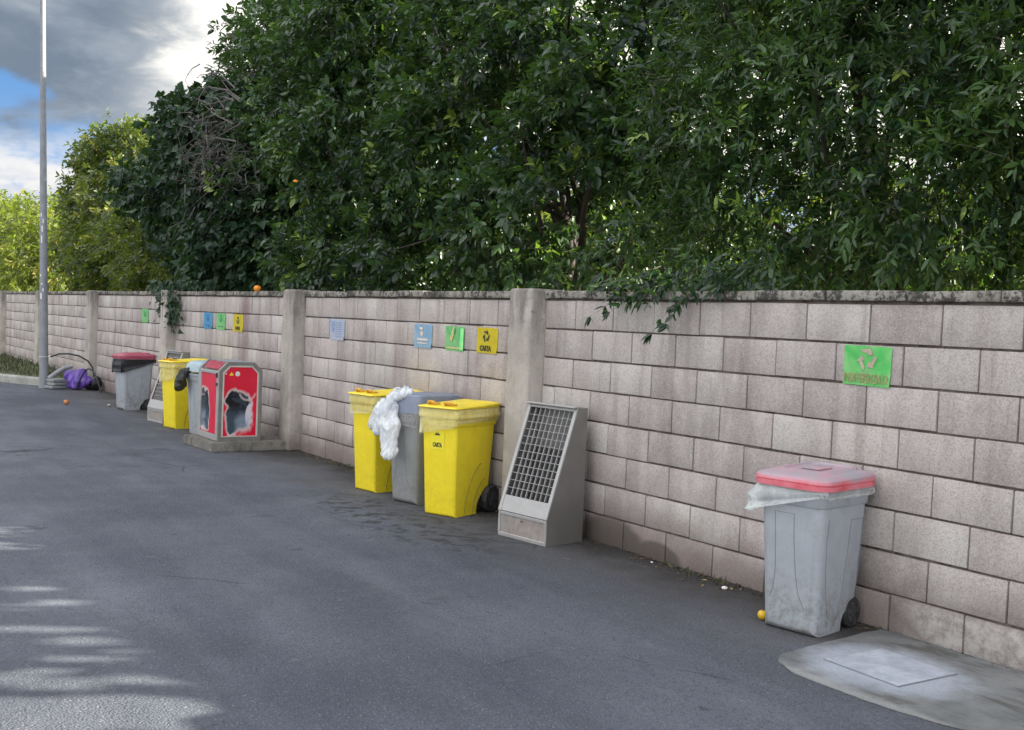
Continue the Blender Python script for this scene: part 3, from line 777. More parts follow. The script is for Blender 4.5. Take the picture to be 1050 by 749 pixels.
def bin_liner(root_loc, rz, wt, dt, cy_, ztop, drop, flare, mat, label, group, seed, rim=None, name='bin_liner'):
    """film folded over the rim: a wavy skirt outside the collar; drop(theta 0..1) gives the hem"""
    t = bpy.data.objects.new(name, None)
    bm = bmesh.new(); n = 120; rows = 15
    base = rrect(wt, dt, .03, 0, cy_, n//4-1)
    N_ = len(base); V = []
    for j in range(rows+1):
        f = j/rows; ring = []
        for i, (x, y) in enumerate(base):
            th = i/N_; d = drop(th, x, y)
            dirv = Vector((x, y-cy_)).normalized()
            wr = 1.3*mnoise.noise(Vector((math.cos(2*PI*th)*4.2+seed, math.sin(2*PI*th)*4.2, f*2.2)))+.6*mnoise.noise(Vector((math.cos(2*PI*th)*11+seed, math.sin(2*PI*th)*11, f*3.5)))+.3*mnoise.noise(Vector((math.cos(2*PI*th)*26+seed, math.sin(2*PI*th)*26, f*7)))
            fl = flare(x, y) if callable(flare) else flare
            zz_ = d*f
            step = 0. if not rim else -.013*min(1., max(0., (zz_-rim)/.012))
            e = .0035+fl*min(1., f*2.2)*(1.0+.9*wr)+step+.5*fl*f*wr
            e = max(e, .002+step)
            z = ztop-zz_+.012*wr*f
            ring.append(bm.verts.new((x+dirv.x*e, y+dirv.y*e, z)))
        V.append(ring)
    for A, B in zip(V, V[1:]):
        for k in range(N_): bm.faces.new((A[k], A[(k+1) % N_], B[(k+1) % N_], B[k]))
    o = finish(bm, name, mat, None, 80)
    o.location = root_loc; o.rotation_euler = (0, 0, rz)
    tag(o, label, 'bin liner', group)
    return o

YG = 'yellow wheelie bins'
by = make_yellow()
yel = [(by, (-3.640, -.513, 0), R(22.5), 'bright yellow wheelie bin with CARTA sticker and large black wheel'),
       (copy_tree(by), (-4.825, -.525, 0), R(9), 'yellow wheelie bin behind the white bag, without a sticker on its front'),
       (copy_tree(by), (-9.73, -.655, 0), R(12), 'far yellow wheelie bin between the slanted cabinet and the red container')]
for o, loc, rz, lb in yel:
    o.location = loc; o.rotation_euler = (0, 0, rz); tag(o, lb, 'wheelie bin', YG)
# carta sticker on the nearest
def on_front(x, z, h=.735, fo=.04): return -fo*z/h
bm = bmesh.new(); zc = .545; th_ = math.atan2(.04, .735)
box(bm, (0, 0, 0), (.125, .0012, .135)); st_ = finish(bm, 'sticker', MT['s_yellow'], by); st_.location = (-.015, on_front(0, zc)-.0022, zc); st_.rotation_euler = (th_, 0, 0)
text_mesh('lettering', 'CARTA', .03, MT['ink'], st_, (.0, -.0014, -.032), .082, .034, bold=.0015)
bm = bmesh.new(); box(bm, (0, 0, 0), (.045, .001, .010)); box(bm, (0, 0, .01), (.03, .001, .006)); o = finish(bm, 'sticker_mark', MT['ink'], st_); o.location = (0, -.0012, .042)

def ydrop(a, b, s):
    def f(th, x, y):
        front = max(0, (-y-.0)*3.2) if y < 0 else 0
        return a+b*min(1, front*4)+.018*math.sin(x*22+s)+.02*mnoise.noise(Vector((x*9+s, y*9, 0)))+.045*max(0, -(x))/.16*(1 if y < .05 else 0)
    return f
for i, (o, loc, rz, lb) in enumerate(yel):
    lab = ['pale yellow translucent bag folded over rim of the bin with CARTA sticker', 'pale yellow translucent bag folded over rim of the bin behind the white bag', 'pale translucent bag over rim of the far yellow bin'][i]
    a, b = ((.115, .035), (.11, .03), (.13, .07))[i]
    bin_liner(loc, rz, .352, .537, .21, .778, ydrop(a, b, i*2.1), .006, MT['bag_yellow'], lab, 'liners folded over bin rims', 3+i*7, rim=.066)

def make_grey(lidmat, bodymat, sunken=True, lid=True):
    root = empty('wheelie_bin')
    wb, db, wt, dt, h, fo = .285, .37, .345, .44, .685, .035
    bm = bmesh.new(); bin_body(bm, wb, db, wt, dt, h, .325, .095, .045, fo)
    finish(bm, 'body', bodymat, root, 30)
    cy_ = -fo+dt/2
    bm = bmesh.new()
    loft(bm, [[(x, y, z) for x, y in rrect(wt+e, dt+e, .05, 0, cy_)] for z, e in ((.610, .0), (.616, .007), (.672, .012), (.676, .026), (.694, .028), (.698, .02))])
    finish(bm, 'collar', bodymat, root, 40)
    # U-shaped mouldings
    bm = bmesh.new()
    def wx(z): return (wb+(wt-wb)*z/h)/2
    for s in (1, -1):
        pts = [(.035, .56), (.03, .45), (.045, .30), (.07, .16), (.10, .09), (.14, .062), (.18, .085), (.205, .16), (.222, .30), (.235, .45), (.24, .54), (.36, .54), (.352, .30), (.345, .2)]
        surf_line(bm, [(s*(wx(z)+.0004), y, z) for y, z in pts], .0018)
    pts = [(-.105, .15), (-.085, .2), (-.075, .3), (-.078, .45), (-.082, .57), (.02, .57), (.022, .45), (.032, .3), (.05, .19), (.085, .12)]
    surf_line(bm, [(x, -fo*z/h-.0004, z) for x, z in pts], .0018)
    finish(bm, 'body_mouldings', MT['groove'], root, 40)
    if lid:
        bm = bmesh.new()
        S = []
        for z, e in ((.694, .040), (.695, .062), (.716, .066), (.718, .054), (.723, .054), (.725, .066), (.744, .062), (.753, .046), (.762, -.01), (.766, -.06)):
            S.append([(x, y, z+(.010*(y-cy_)/dt if z > .74 else 0)) for x, y in rrect(wt+e, dt+e, .075, 0, cy_-.005, 7)])
        loft(bm, S, cap1=False)
        R2 = S[-1]
        # recessed top panel
        S2 = [R2]
        for z, e in ((.775, -.085), (.776, -.12), (.768, -.135), (.767, -.2)):
            S2.append([(x, y, z+.010*(y-cy_)/dt) for x, y in rrect(wt+e, dt+e, .05, 0, cy_+.01, 7)])
        loft(bm, S2, cap0=False)
        bmesh.ops.remove_doubles(bm, verts=bm.verts[:], dist=.0002)
        ld = finish(bm, 'lid', lidmat, root, 35)
        bm = bmesh.new(); box(bm, (0, cy_+.0, .772), (.10, .12, .008), .003, 2); finish(bm, 'lid_plate', lidmat, ld, 35)
    bm = bmesh.new(); yb = -fo+dt+.04
    tube(bm, [(-.13, yb, .735), (.13, yb, .735)], .012, 10)
    for s in (-1, 1): box(bm, (s*.12, yb-.03, .735), (.03, .08, .03), .006)
    finish(bm, 'handle', bodymat, root, 40)
    for s in (-1, 1): wheel(root, s*.132, .335, .076, .076, .035)
    bm = bmesh.new(); tube(bm, [(-.13, .335, .076), (.13, .335, .076)], .010, 10); finish(bm, 'axle', MT['rim'], root, 40)
    return root
GG = 'grey wheelie bins'
g1 = make_grey(MT['lidred'], MT['grey_bin'])
g1.location = (-.400, -.480, 0); g1.rotation_euler = (0, 0, R(10))
tag(g1, 'light grey wheelie bin with faded red lid, nearest to the camera', 'wheelie bin', GG)
def gdrop(th, x, y):
    return .045+.085*max(0, -x/.17)*(1 if y < .1 else .5)+.012*math.sin(x*30)+.02*mnoise.noise(Vector((x*11, y*11, 3)))
bin_liner(g1.location, R(10), .37, .465, .185, .699, gdrop, (lambda x, y: .007+.020*max(0, -x/.18)*(1 if y < .15 else .5)+.006*max(0, -y*10)), MT['bag_clear'], 'clear whitish bag hanging out from under the faded red lid', 'liners folded over bin rims', 2.)
g2 = make_grey(MT['lidred_dark'], MT['grey_bin'])
g2.location = (-12.17, -.61, 0); g2.rotation_euler = (0, 0, R(6))
tag(g2, 'grey wheelie bin with dark red lid and black bag, farthest along the wall', 'wheelie bin', GG)
def bdrop(th, x, y): return .06+.13*max(0, 1.0-(y+.03)/.36)+.01*math.sin(x*30)
bin_liner(g2.location, R(6), .365, .46, .185, .699, bdrop, .008, MT['bag_black'], 'black bag folded out under the dark red lid of the farthest bin', 'liners folded over bin rims', 5.)
# middle grey bin: blue-grey hood ajar
g3 = make_grey(MT['bluegrey'], MT['grey_mid'], lid=False)
g3.location = (-4.205, -.505, 0); g3.rotation_euler = (0, 0, R(13))
tag(g3, 'dull grey bin with blue grey lid standing between the two yellow bins', 'wheelie bin', GG)
bm = bmesh.new()
cy_ = .185
loft(bm, [[(x, y, z) for x, y in rrect(.345+e, .44+e, .06, 0, cy_)] for z, e in ((.690, .034), (.695, .046), (.79, .032), (.826, .024), (.834, .006))], cap0=False, cap1=True)
ld = finish(bm, 'lid', MT['bluegrey'], g3, 40)
bm = bmesh.new(); box(bm, (-.07, -.03, .812), (.14, .055, .022), .004); finish(bm, 'lid_slot_shade', MT['darkin'], ld)  # near-black block stands in for the shaded opening
def mdrop(th, x, y): return .13+.03*math.sin(x*18+1)+.03*mnoise.noise(Vector((x*7, y*7, 9)))
bin_liner(g3.location, R(13), .375, .47, .185, .706, mdrop, .006, MT['bag_grey'], 'smoky grey film folded over the rim under the blue grey lid', 'liners folded over bin rims', 8.)
# grey bin behind the red container
g4 = make_grey(MT['bluegrey'], MT['grey_bin'], lid=False)
g4.location = (-8.84, -.64, 0); g4.rotation_euler = (0, 0, R(8))
tag(g4, 'pale grey bin half hidden behind the red container', 'wheelie bin', GG)
bm = bmesh.new()
loft(bm, [[(x, y, z+.02*(y-cy_)/.4) for x, y in rrect(.345+e, .44+e, .06, 0, cy_)] for z, e in ((.735, .046), (.80, .02), (.835, -.02), (.842, -.06))])
finish(bm, 'lid', plain('pale_teal_plastic', (.34, .44, .48), .4, var=.1), g4, 40)

# ------------------------------------------------------------------ loose bags
def blob_bag(name, chains, mat, label, vox=.012, amp=.02, freq=16, seed=0., loc=(0, 0, 0)):
    bm = bmesh.new()
    for pts, rad, fl in chains: tube(bm, pts, rad, 12, flat=fl)
    me = bpy.data.meshes.new(name+'_raw'); bmesh.ops.recalc_face_normals(bm, faces=bm.faces[:]); bm.to_mesh(me); bm.free()
    o = bpy.data.objects.new(name, me); col.objects.link(o)
    md = o.modifiers.new('r', 'REMESH'); md.mode = 'VOXEL'; md.voxel_size = vox
    bpy.context.view_layer.update()
    me2 = bpy.data.meshes.new_from_object(o.evaluated_get(bpy.context.evaluated_depsgraph_get()))
    bpy.data.objects.remove(o)
    bm = bmesh.new(); bm.from_mesh(me2); bmesh.ops.smooth_vert(bm, verts=bm.verts[:], factor=.5, use_axis_x=True, use_axis_y=True, use_axis_z=True)
    bm.normal_update()
    for v in bm.verts:
        p = v.co; a = 1-abs(mnoise.noise(Vector((p.x*freq+seed, p.y*freq, p.z*freq*.28)))*2)
        b = 1-abs(mnoise.noise(Vector((p.x*freq*2.3+seed, p.y*freq*2.3+4, p.z*freq*.8)))*2)
        v.co = p+v.normal*(a*.65+b*.35-.4)*amp
    o = finish(bm, name, mat, None, 70); o.location = loc
    return o
# white bag tumbling out of the middle bin's lid
bx, byy = -4.30, -.56
o = blob_bag('plastic_bag', [
    ([(-4.17, -.50, .835), (-4.245, -.565, .845), (-4.27, -.60, .79), (-4.30, -.62, .70), (-4.33, -.635, .62), (-4.38, -.645, .56), (-4.42, -.65, .53)], [.02, .040, .062, .088, .085, .072, .035], .5),
    ([(-4.27, -.60, .80), (-4.24, -.62, .70), (-4.21, -.635, .60), (-4.21, -.64, .50), (-4.20, -.645, .42), (-4.17, -.645, .375), (-4.15, -.645, .36)], [.04, .066, .074, .064, .064, .058, .025], .45),
    ([(-4.22, -.53, .83), (-4.235, -.58, .87), (-4.235, -.59, .885)], [.03, .03, .006], .5),
    ([(-4.29, -.58, .80), (-4.20, -.53, .845), (-4.14, -.50, .85)], [.06, .06, .02], .5),
    ([(-4.34, -.60, .76), (-4.39, -.63, .66), (-4.44, -.65, .57), (-4.46, -.655, .54)], [.05, .07, .055, .02], .5)],
    MT['bag_white'], None, .0075, .026, 19, 2.)
tag(o, 'crumpled white plastic bag hanging down between yellow and grey bins', 'plastic bag')
# black knotted bag by the pale grey bin
o = blob_bag('plastic_bag', [
    ([(-8.90, -.68, .74), (-8.94, -.74, .70), (-8.95, -.77, .64)], [.03, .06, .05], .8),
    ([(-8.98, -.76, .66), (-8.95, -.78, .60), (-8.91, -.78, .54), (-8.89, -.76, .52)], [.05, .07, .07, .03], .8),
    ([(-8.92, -.76, .70), (-8.88, -.78, .62), (-8.88, -.77, .56)], [.03, .05, .03], .8)], MT['bag_black'], None, .014, .02, 15, 5.)
tag(o, 'knotted black bag hanging from the pale grey bin behind red container', 'plastic bag')

# ------------------------------------------------------------------ slanted grille cabinets
def make_cabinet():
    root = empty('grille_cabinet')
    W, D, H, hz, dt_ = .46, .325, .875, .165, .085     # front at y=0, back at y=D
    side = [(0, 0), (0, hz), (D-dt_, H-.012), (D-dt_, H), (D, H), (D, 0)]
    bm = bmesh.new()
    for s in (-1, 1):
        prism(bm, side, s*W/2-.006*(s > 0)*2, s*W/2+.006*(s < 0)*2, 'x')
    finish(bm, 'side_panel', MT['steel'], root)
    bm = bmesh.new(); box(bm, (0, D-.006, H/2), (W-.025, .008, H-.02)); box(bm, (0, D-dt_/2+.002, H-.006), (W-.025, dt_-.006, .008)); finish(bm, 'back_panel', MT['steel'], root)
    bm = bmesh.new(); box(bm, (0, .25, .30), (W-.03, .012, .56), rot=Matrix.Rotation(R(-10), 3, 'X')); finish(bm, 'inner_shade_sheet', MT['innerdark'], root)  # dark sheet standing in for the shade behind the grille
    sl = Vector((0, D-dt_, H-hz)); ln = sl.length; u = sl.normalized(); nrm = Vector((0, -u.z, u.y)); rotx = math.atan2(u.z, u.y)
    Rm = Matrix((Vector((1, 0, 0)), u, Vector((1, 0, 0)).cross(u))).transposed()
    def sb(bm, cx, t, lift, sx, st, th): box(bm, Vector((cx, 0, hz))+u*t+nrm*lift, (sx, st, th), rot=Rm, bev=.0015)
    # frame
    bm = bmesh.new()
    for s in (-1, 1): sb(bm, s*(W/2-.012), ln/2, .004, .026, ln, .014)
    sb(bm, 0, ln-.014, .004, W-.052, .028, .0135); sb(bm, 0, .055, .0035, W-.052, .108, .010)
    finish(bm, 'slope_frame', MT['alu'], root)
    bm = bmesh.new(); box(bm, (0, D-dt_-.012, H+.004), (W+.008, .055, .010), .002); finish(bm, 'top_flange', MT['alu'], root)
    # grille
    bm = bmesh.new(); t0, t1 = .112, ln-.028; x0, x1 = -W/2+.026, W/2-.026
    for k in range(1, 9): sb(bm, x0+(x1-x0)*k/9, (t0+t1)/2, -.006, .0042, t1-t0, .016)
    for k in range(1, 12): sb(bm, 0, t0+(t1-t0)*k/12, -.002, x1-x0, .0042, .008)
    finish(bm, 'grille', MT['alu'], root)
    bm = bmesh.new(); box(bm, (0, -.001, .012), (W-.005, .012, .024), .002); box(bm, (0, -.001, hz-.012), (W-.005, .014, .02), .002)
    for s in (-1, 1): box(bm, (s*(W/2-.010), -.001, hz/2+.001), (.02, .0125, hz-.048), .002)
    finish(bm, 'front_frame', MT['alu'], root)
    bm = bmesh.new(); box(bm, (0, .003, hz/2), (W-.042, .008, hz-.046), .001); dr = finish(bm, 'drawer', MT['drawer'], root)
    bm = bmesh.new(); tube(bm, [(-.01, -.004, hz-.038), (0, -.012, hz-.043), (.01, -.004, hz-.038)], .003, 6); finish(bm, 'handle', MT['rim'], dr)
    return root
c1_ = make_cabinet(); c1_.location = (-2.675, -.452, 0); c1_.rotation_euler = (0, 0, R(8))
tag(c1_, 'slanted steel cabinet with square grille leaning space beside the nearer pillar', 'cabinet', 'slanted grille cabinets')
c1_['label'] = 'large slanted steel cabinet with square grille, right of the CARTA sticker bin'
c2_ = copy_tree(c1_); c2_.location = (-10.42, -.62, 0); c2_.rotation_euler = (0, 0, R(7))
c2_['label'] = 'slanted steel grille cabinet partly hidden behind the far yellow bin'

# ------------------------------------------------------------------ red collection container
kx0, kx1, ky0, ky1 = -8.13, -7.50, -.83, -.385
pl = bpy.data.objects
bm = bmesh.new()
prism(bm, [(-8.22, -.95), (-7.41, -.915), (-7.44, -.02), (-8.25, -.02)], 0, .095, 'z')
bmesh.ops.bevel(bm, geom=bm.edges[:], offset=.01, segments=2, affect='EDGES')
bmesh.ops.subdivide_edges(bm, edges=bm.edges[:], cuts=2, use_grid_fill=True)
for v in bm.verts: v.co += Vector((nz3(v.co, 8, 1), nz3(v.co, 8, 4), 0))*.012
tag(finish(bm, 'plinth', MT['plinth'], None, 40), 'low stained concrete slab under the red container', 'plinth')
ks = empty('collection_container', ((kx0+kx1)/2, (ky0+ky1)/2, .095), 0, 'bright red container with grey metal frame and dark blurred picture panels', 'container')
KW, KD, KH, ch = kx1-kx0, ky1-ky0, .80, .085      # length x, depth y, height
def octo(ins, z0=0., top=0., chm=None):
    c = (ch if chm is None else chm)
    a = KD/2-ins; t = KH-top
    return [(-a, z0), (a, z0), (a, t-c), (a-c, t), (-a+c, t), (-a, t-c)]
def printed(name, face):
    """red print with a dark blue and white abstract picture; the picture lies in object yz"""
    m = Mat(name); x, y, z = m.xyz()
    u = y if face == 'x' else x
    nzv = m.noise(9, 4, .55, dist=.8); nz2 = m.noise(5, 3, .5, loc=(3, 3, 3), dist=.5)
    s_ = 1.0 if face == 'x' else 1.35
    du = m.math('DIVIDE', m.math('ADD', u, 0.0 if face == 'x' else .12), .150*s_*(1 if face == 'x' else .75)); dz = m.math('DIVIDE', m.math('SUBTRACT', z, .29), .235)
    p4 = lambda q: m.math('POWER', m.math('ABSOLUTE', q), 3.2)
    e = m.math('ADD', m.math('ADD', p4(du), p4(dz)), m.math('MULTIPLY', m.math('SUBTRACT', nz2, .5), 3.4))
    inside = m.rng(e, 1.25, .65)
    core = m.rng(e, .85, .45)
    red = m.mix(m.rng(m.noise(6, 3, .5), .3, .7), (.62, .008, .035), (.68, .014, .05))
    blue = m.mix(m.rng(m.noise(7, 5, .6, dist=1.), .42, .62), (.006, .007, .010), (.030, .045, .065))
    blue = m.mix(m.rng(z, .20, .38), m.mix(m.rng(nz2, .40, .6), (.05, .075, .10), (.20, .25, .31)), blue)
    # white rounded shape at right
    wx_ = m.math('DIVIDE', m.math('SUBTRACT', u, .115), .060); wz = m.math('DIVIDE', m.math('SUBTRACT', z, .25), .14)
    we = m.math('ADD', m.math('MULTIPLY', wx_, wx_), m.math('MULTIPLY', wz, wz))
    pic = m.mix(m.rng(we, 1.1, .8), blue, m.mix(m.rng(z, .12, .3), (.30, .40, .55), (.66, .60, .66)))
    ax_ = m.math('DIVIDE', m.math('SUBTRACT', u, .075), .085); az_ = m.math('DIVIDE', m.math('SUBTRACT', z, .50), .085)
    ar = m.math('ADD', m.math('MULTIPLY', ax_, ax_), m.math('MULTIPLY', az_, az_))
    arc_ = m.math('MULTIPLY', m.math('MULTIPLY', m.rng(ar, .60, .75), m.rng(ar, 1.3, 1.1)), m.rng(z, .50, .47))
    edge = m.mix(m.rng(nzv, .4, .6), (.60, .50, .48), (.72, .66, .64))
    c = m.mix(inside, red, edge); c = m.mix(core, c, pic); c = m.mix(m.math('MULTIPLY', arc_, .55 if face == 'x' else 0.), c, (.66, .50, .50))
    m.set(base=c, rough=.22, spec=.5); return m.m
px_mat = printed('printed_panel', 'x'); py_mat = printed('printed_side_panel', 'y')
# steel end frames (front at +x, rear at -x)
for s, nm in ((1, 'end_frame'), (-1, 'end_frame')):
    bm = bmesh.new(); o_, i_ = octo(0), octo(.032, .045, .032, .072)
    xo = s*KW/2
    for a, b in ((xo, xo-s*.05),):
        VA = [bm.verts.new((a, u, v)) for u, v in o_]; VB = [bm.verts.new((a, u, v)) for u, v in i_]; VC = [bm.verts.new((b, u, v)) for u, v in o_]; VD = [bm.verts.new((b, u, v)) for u, v in i_]
        for k in range(6):
            k2 = (k+1) % 6
            bm.faces.new((VA[k], VA[k2], VB[k2], VB[k])); bm.faces.new((VC[k], VC[k2], VA[k2], VA[k])); bm.faces.new((VB[k], VB[k2], VD[k2], VD[k])); bm.faces.new((VD[k], VD[k2], VC[k2], VC[k]))
    finish(bm, nm, MT['darksteel'], ks)
    bm = bmesh.new(); o2, i2 = octo(.033, .046, .033, .071), octo(.050, .056, .050, .062)
    VA = [bm.verts.new((xo-s*.006, u, v)) for u, v in o2]; VB = [bm.verts.new((xo-s*.004, u, v)) for u, v in i2]; VC = [bm.verts.new((xo-s*.02, u, v)) for u, v in o2]; VD = [bm.verts.new((xo-s*.02, u, v)) for u, v in i2]
    for k in range(6):
        k2 = (k+1) % 6
        for q in ((VA[k], VA[k2], VB[k2], VB[k]), (VC[k], VC[k2], VA[k2], VA[k]), (VB[k], VB[k2], VD[k2], VD[k])): bm.faces.new(q)
    finish(bm, 'panel_trim', MT['paper'] if False else plain('cream_trim', (.58, .55, .50), .5, var=.1), ks)
    bm = bmesh.new(); prism(bm, octo(.045, .05, .045, .066), xo-s*.016, xo-s*.010, 'x'); pn = finish(bm, 'end_panel', px_mat, ks)
    if s == 1:
        bm = bmesh.new(); prism(bm, [(-.12, .665), (-.075, .665), (-.0975, .70)], xo-.010, xo-.0085, 'x'); finish(bm, 'yellow_mark', MT['s_yellow'], pn)
        bm = bmesh.new(); prism(bm, [(-.162, .677), (-.148, .677), (-.148, .690), (-.162, .690)], xo-.010, xo-.0085, 'x'); finish(bm, 'small_mark', MT['paper'], pn)
        bm = bmesh.new(); tube(bm, [(xo-.0100, -.035, .682), (xo-.0085, -.035, .682)], .024, 20); q_ = finish(bm, 'white_mark', MT['paper'], pn)
        bm = bmesh.new(); tube(bm, [(xo-.0086, -.035, .682), (xo-.0078, -.035, .682)], .010, 16); finish(bm, 'mark_ring', MT['s_peach'], pn)
# core body
bm = bmesh.new(); prism(bm, octo(.022, .02, .018, .076), -KW/2+.03, KW/2-.03, 'x'); finish(bm, 'casing', MT['darksteel'], ks)
# road-side door with printed panel, corner posts
bm = bmesh.new(); yf = -KD/2
box(bm, (KW/2-.035, yf+.004, .36), (.05, .03, .70), .003); box(bm, (-KW/2+.045, yf+.004, .36), (.085, .03, .70), .003)
box(bm, (0, yf+.004, .035), (KW-.14, .028, .06), .003); box(bm, (0, yf+.004, .70-.012), (KW-.14, .028, .03), .003)
finish(bm, 'side_frame', MT['alu'], ks)
bm = bmesh.new(); box(bm, (.012, yf+.008, .37), (KW-.155, .014, .60)); finish(bm, 'side_panel', py_mat, ks)
bm = bmesh.new(); v0 = [(-KW/2+.10, yf+.018, KH-ch+.004), (KW/2-.055, yf+.018, KH-ch+.004), (KW/2-.055, yf+ch-.006, KH-.008), (-KW/2+.10, yf+ch-.006, KH-.008)]
f = bm.faces.new([bm.verts.new(Vector(p)+Vector((0, -.004, .004))) for p in v0]); bmesh.ops.solidify(bm, geom=[f], thickness=.005); finish(bm, 'flap', plain('pink_red_print', (.66, .04, .11), .25, var=.2), ks)
bm = bmesh.new(); box(bm, (0, 0, KH-.003), (KW-.10, KD-.2, .008), .002); finish(bm, 'roof_panel', MT['galv'], ks)
for q_ in ((.665, .03, .05), (.575, .045, .028)):
    bm = bmesh.new(); box(bm, (KW/2-.04, yf-.016, q_[0]), (q_[1], .015, q_[2]), .003); finish(bm, 'latch', MT['black'], ks)

# ------------------------------------------------------------------ lamp post
lp = empty('street_lamp', (-16.14, -.83, 0), 0, 'tall tapered galvanised lamp post beside the kerb, with torn sticker marks', 'street lamp')
lp.rotation_euler = (R(1.5), R(-.3), 0)
bm = bmesh.new()
tube(bm, [(0, 0, 0), (0, 0, 1.0), (0, 0, 3.), (0, 0, 5.), (0, 0, 6.6)], [.072, .066, .056, .046, .04], 24); finish(bm, 'pole', MT['galv'], lp, 40)
bm = bmesh.new(); tube(bm, [(0, 0, 6.45), (0, -.12, 6.53), (0, -.3, 6.56)], .025, 10); arm = finish(bm, 'arm', MT['galv'], lp, 40)
bm = bmesh.new(); box(bm, (0, -.5, 6.56), (.2, .5, .09), .03, 3); finish(bm, 'lamp_head', MT['black'], arm, 40)
bm = bmesh.new(); box(bm, (-.02, -.066, .74), (.07, .015, .20), .005); finish(bm, 'access_hatch', MT['galv'], lp)
for k, (z, a, s1, s2) in enumerate(((1.52, -50, .03, .10), (1.62, -20, .025, .05), (1.72, -35, .02, .03), (1.86, -60, .03, .04), (2.45, -40, .02, .12), (2.62, -30, .02, .1), (2.85, -45, .02, .06), (2.75, -15, .015, .07))):
    bm = bmesh.new(); rr_ = .0655-(z-1)*.0049; a = R(a); box(bm, (rr_*math.cos(a), rr_*math.sin(a), z), (.003, s1, s2), rot=Matrix.Rotation(a, 3, 'Z')); finish(bm, 'sticker_scrap', MT['paper'], lp)
bm = bmesh.new(); tube(bm, [(0, 0, .0), (0, 0, .03)], .085, 24); finish(bm, 'foot_collar', MT['galv'], lp, 40)
bm = bmesh.new(); tube(bm, [(.070*math.cos(t), .070*math.sin(t), .52+.0*t) for t in [2*PI*k/20 for k in range(21)]], .004, 6); finish(bm, 'cable_tie', MT['paper'], lp)

# ------------------------------------------------------------------ dumped things by the lamp post
o = blob_bag('dumped_bag', [([(-15.95, -.42, .10), (-15.85, -.40, .16), (-15.72, -.38, .20), (-15.60, -.36, .12)], [.06, .15, .17, .05], .7),
                            ([(-15.86, -.50, .06), (-15.76, -.42, .10), (-15.66, -.30, .14), (-15.6, -.18, .17)], [.05, .12, .12, .03], .6),
                            ([(-15.9, -.55, .17), (-15.85, -.48, .24), (-15.8, -.40, .30)], [.04, .09, .05], .7)], MT['purple'], None, .02, .05, 9, 1.)
tag(o, 'shiny crumpled purple plastic sack dumped on asphalt behind the lamp post', 'sack')
o = blob_bag('dumped_bag', [([(-15.75, -.22, .08), (-15.62, -.10, .11), (-15.6, -.06, .10)], [.10, .13, .08], .9)], MT['bag_black'], None, .02, .03, 9, 3.)
tag(o, 'small black sack between purple sack and wall pillar', 'sack')
t = empty('dumped_box', (-15.92, -.66, 0), R(20), 'flattened off white plastic boxes stacked by lamp post foot', 'box')
for k in range(3):
    bm = bmesh.new(); box(bm, (0, random.uniform(-.02, .02), .035+.055*k), (.22, .32-.03*k, .045), .006, 2, rot=Matrix.Rotation(random.uniform(-.08, .08), 3, 'Z')); finish(bm, 'tray', MT['whiteplastic'], t, 40)
bm = bmesh.new(); tube(bm, [(-15.95, -.80, .17), (-15.97, -.68, .26), (-16.0, -.55, .34), (-16.0, -.42, .37)], [.035, .038, .038, .03], 12)
tag(finish(bm, 'dumped_pipe', MT['whiteplastic'], None, 50), 'pale bent pipe leaning over the purple sack', 'pipe')
def arc(p0, p1, h, n=14): return [tuple(Vector(p0).lerp(Vector(p1), k/n)+Vector((0, 0, h*math.sin(PI*k/n)**.8))) for k in range(n+1)]
bm = bmesh.new(); tube(bm, [(-16.1, -.75, .52), (-16.05, -.62, .575), (-16.0, -.48, .58), (-15.95, -.33, .55), (-15.9, -.2, .47), (-15.87, -.13, .36), (-15.86, -.10, .2)], .014, 8)
tag(finish(bm, 'black_hose', MT['black'], None, 50), 'black hose arching from lamp post over the purple sack', 'hose', 'black hoses by the lamp post')
bm = bmesh.new(); tube(bm, arc((-15.62, -.42, .02), (-15.08, -.17, .0), .36)+[(-15.08, -.17, 0)], .013, 8)
tag(finish(bm, 'black_hose', MT['black'], None, 50), 'black hose looping down in front of a wall pillar onto the asphalt', 'hose', 'black hoses by the lamp post')

# ------------------------------------------------------------------ fruit, stones, litter
def fruit(loc, r, mat, label, cat='orange', group=None, squash=.95, name='orange'):
    t = empty(name, loc, random.uniform(0, 6), label, cat, group)
    bm = bmesh.new(); bmesh.ops.create_uvsphere(bm, u_segments=24, v_segments=16, radius=r)
    for v in bm.verts:
        v.co.z *= squash; d = math.hypot(v.co.x, v.co.y)
        if v.co.z > 0: v.co.z -= .25*r*math.exp(-(d/(r*.28))**2)
    finish(bm, 'peel', mat, t, 80)
    bm = bmesh.new(); tube(bm, [(0, 0, r*.62*squash), (0, 0, r*.80*squash), (.004, 0, r*.95)], [.007, .004, .002], 6); finish(bm, 'stalk', MT['twig'], t)
    return t
fruit((-8.80, .02, 1.674), .041, MT['orange'], 'orange sitting on the coping above the trio of signs')
fruit((-12.97, -1.13, .036), .037, MT['oldorange'], 'dull orange lying on open asphalt before the purple sack')
fruit((-.605, -.43, .026), .026, MT['lemon'], 'small yellow fruit on asphalt touching the near grey bin', 'fruit', name='yellow_fruit')
def pebble(loc, r, mat, label, cat, name, group=None, sc=(1, 1, .6)):
    bm = bmesh.new(); bmesh.ops.create_icosphere(bm, subdivisions=2, radius=r)
    for v in bm.verts: v.co = Vector((v.co.x*sc[0], v.co.y*sc[1], v.co.z*sc[2]))*(1+.35*nz3(v.co, 22/r*.02, loc[0]))
    o = finish(bm, name, mat, None, 60); o.location = loc; return tag(o, label, cat, group)
pebble((-12.6, -.64, .018), .03, MT['stone'], 'small pale stone on the asphalt left of the farthest bin', 'stone', 'stone')
pebble((-1.135, -.16, .012), .017, MT['paper'], 'small white paper scrap at wall foot left of the near grey bin', 'litter', 'paper_scrap')
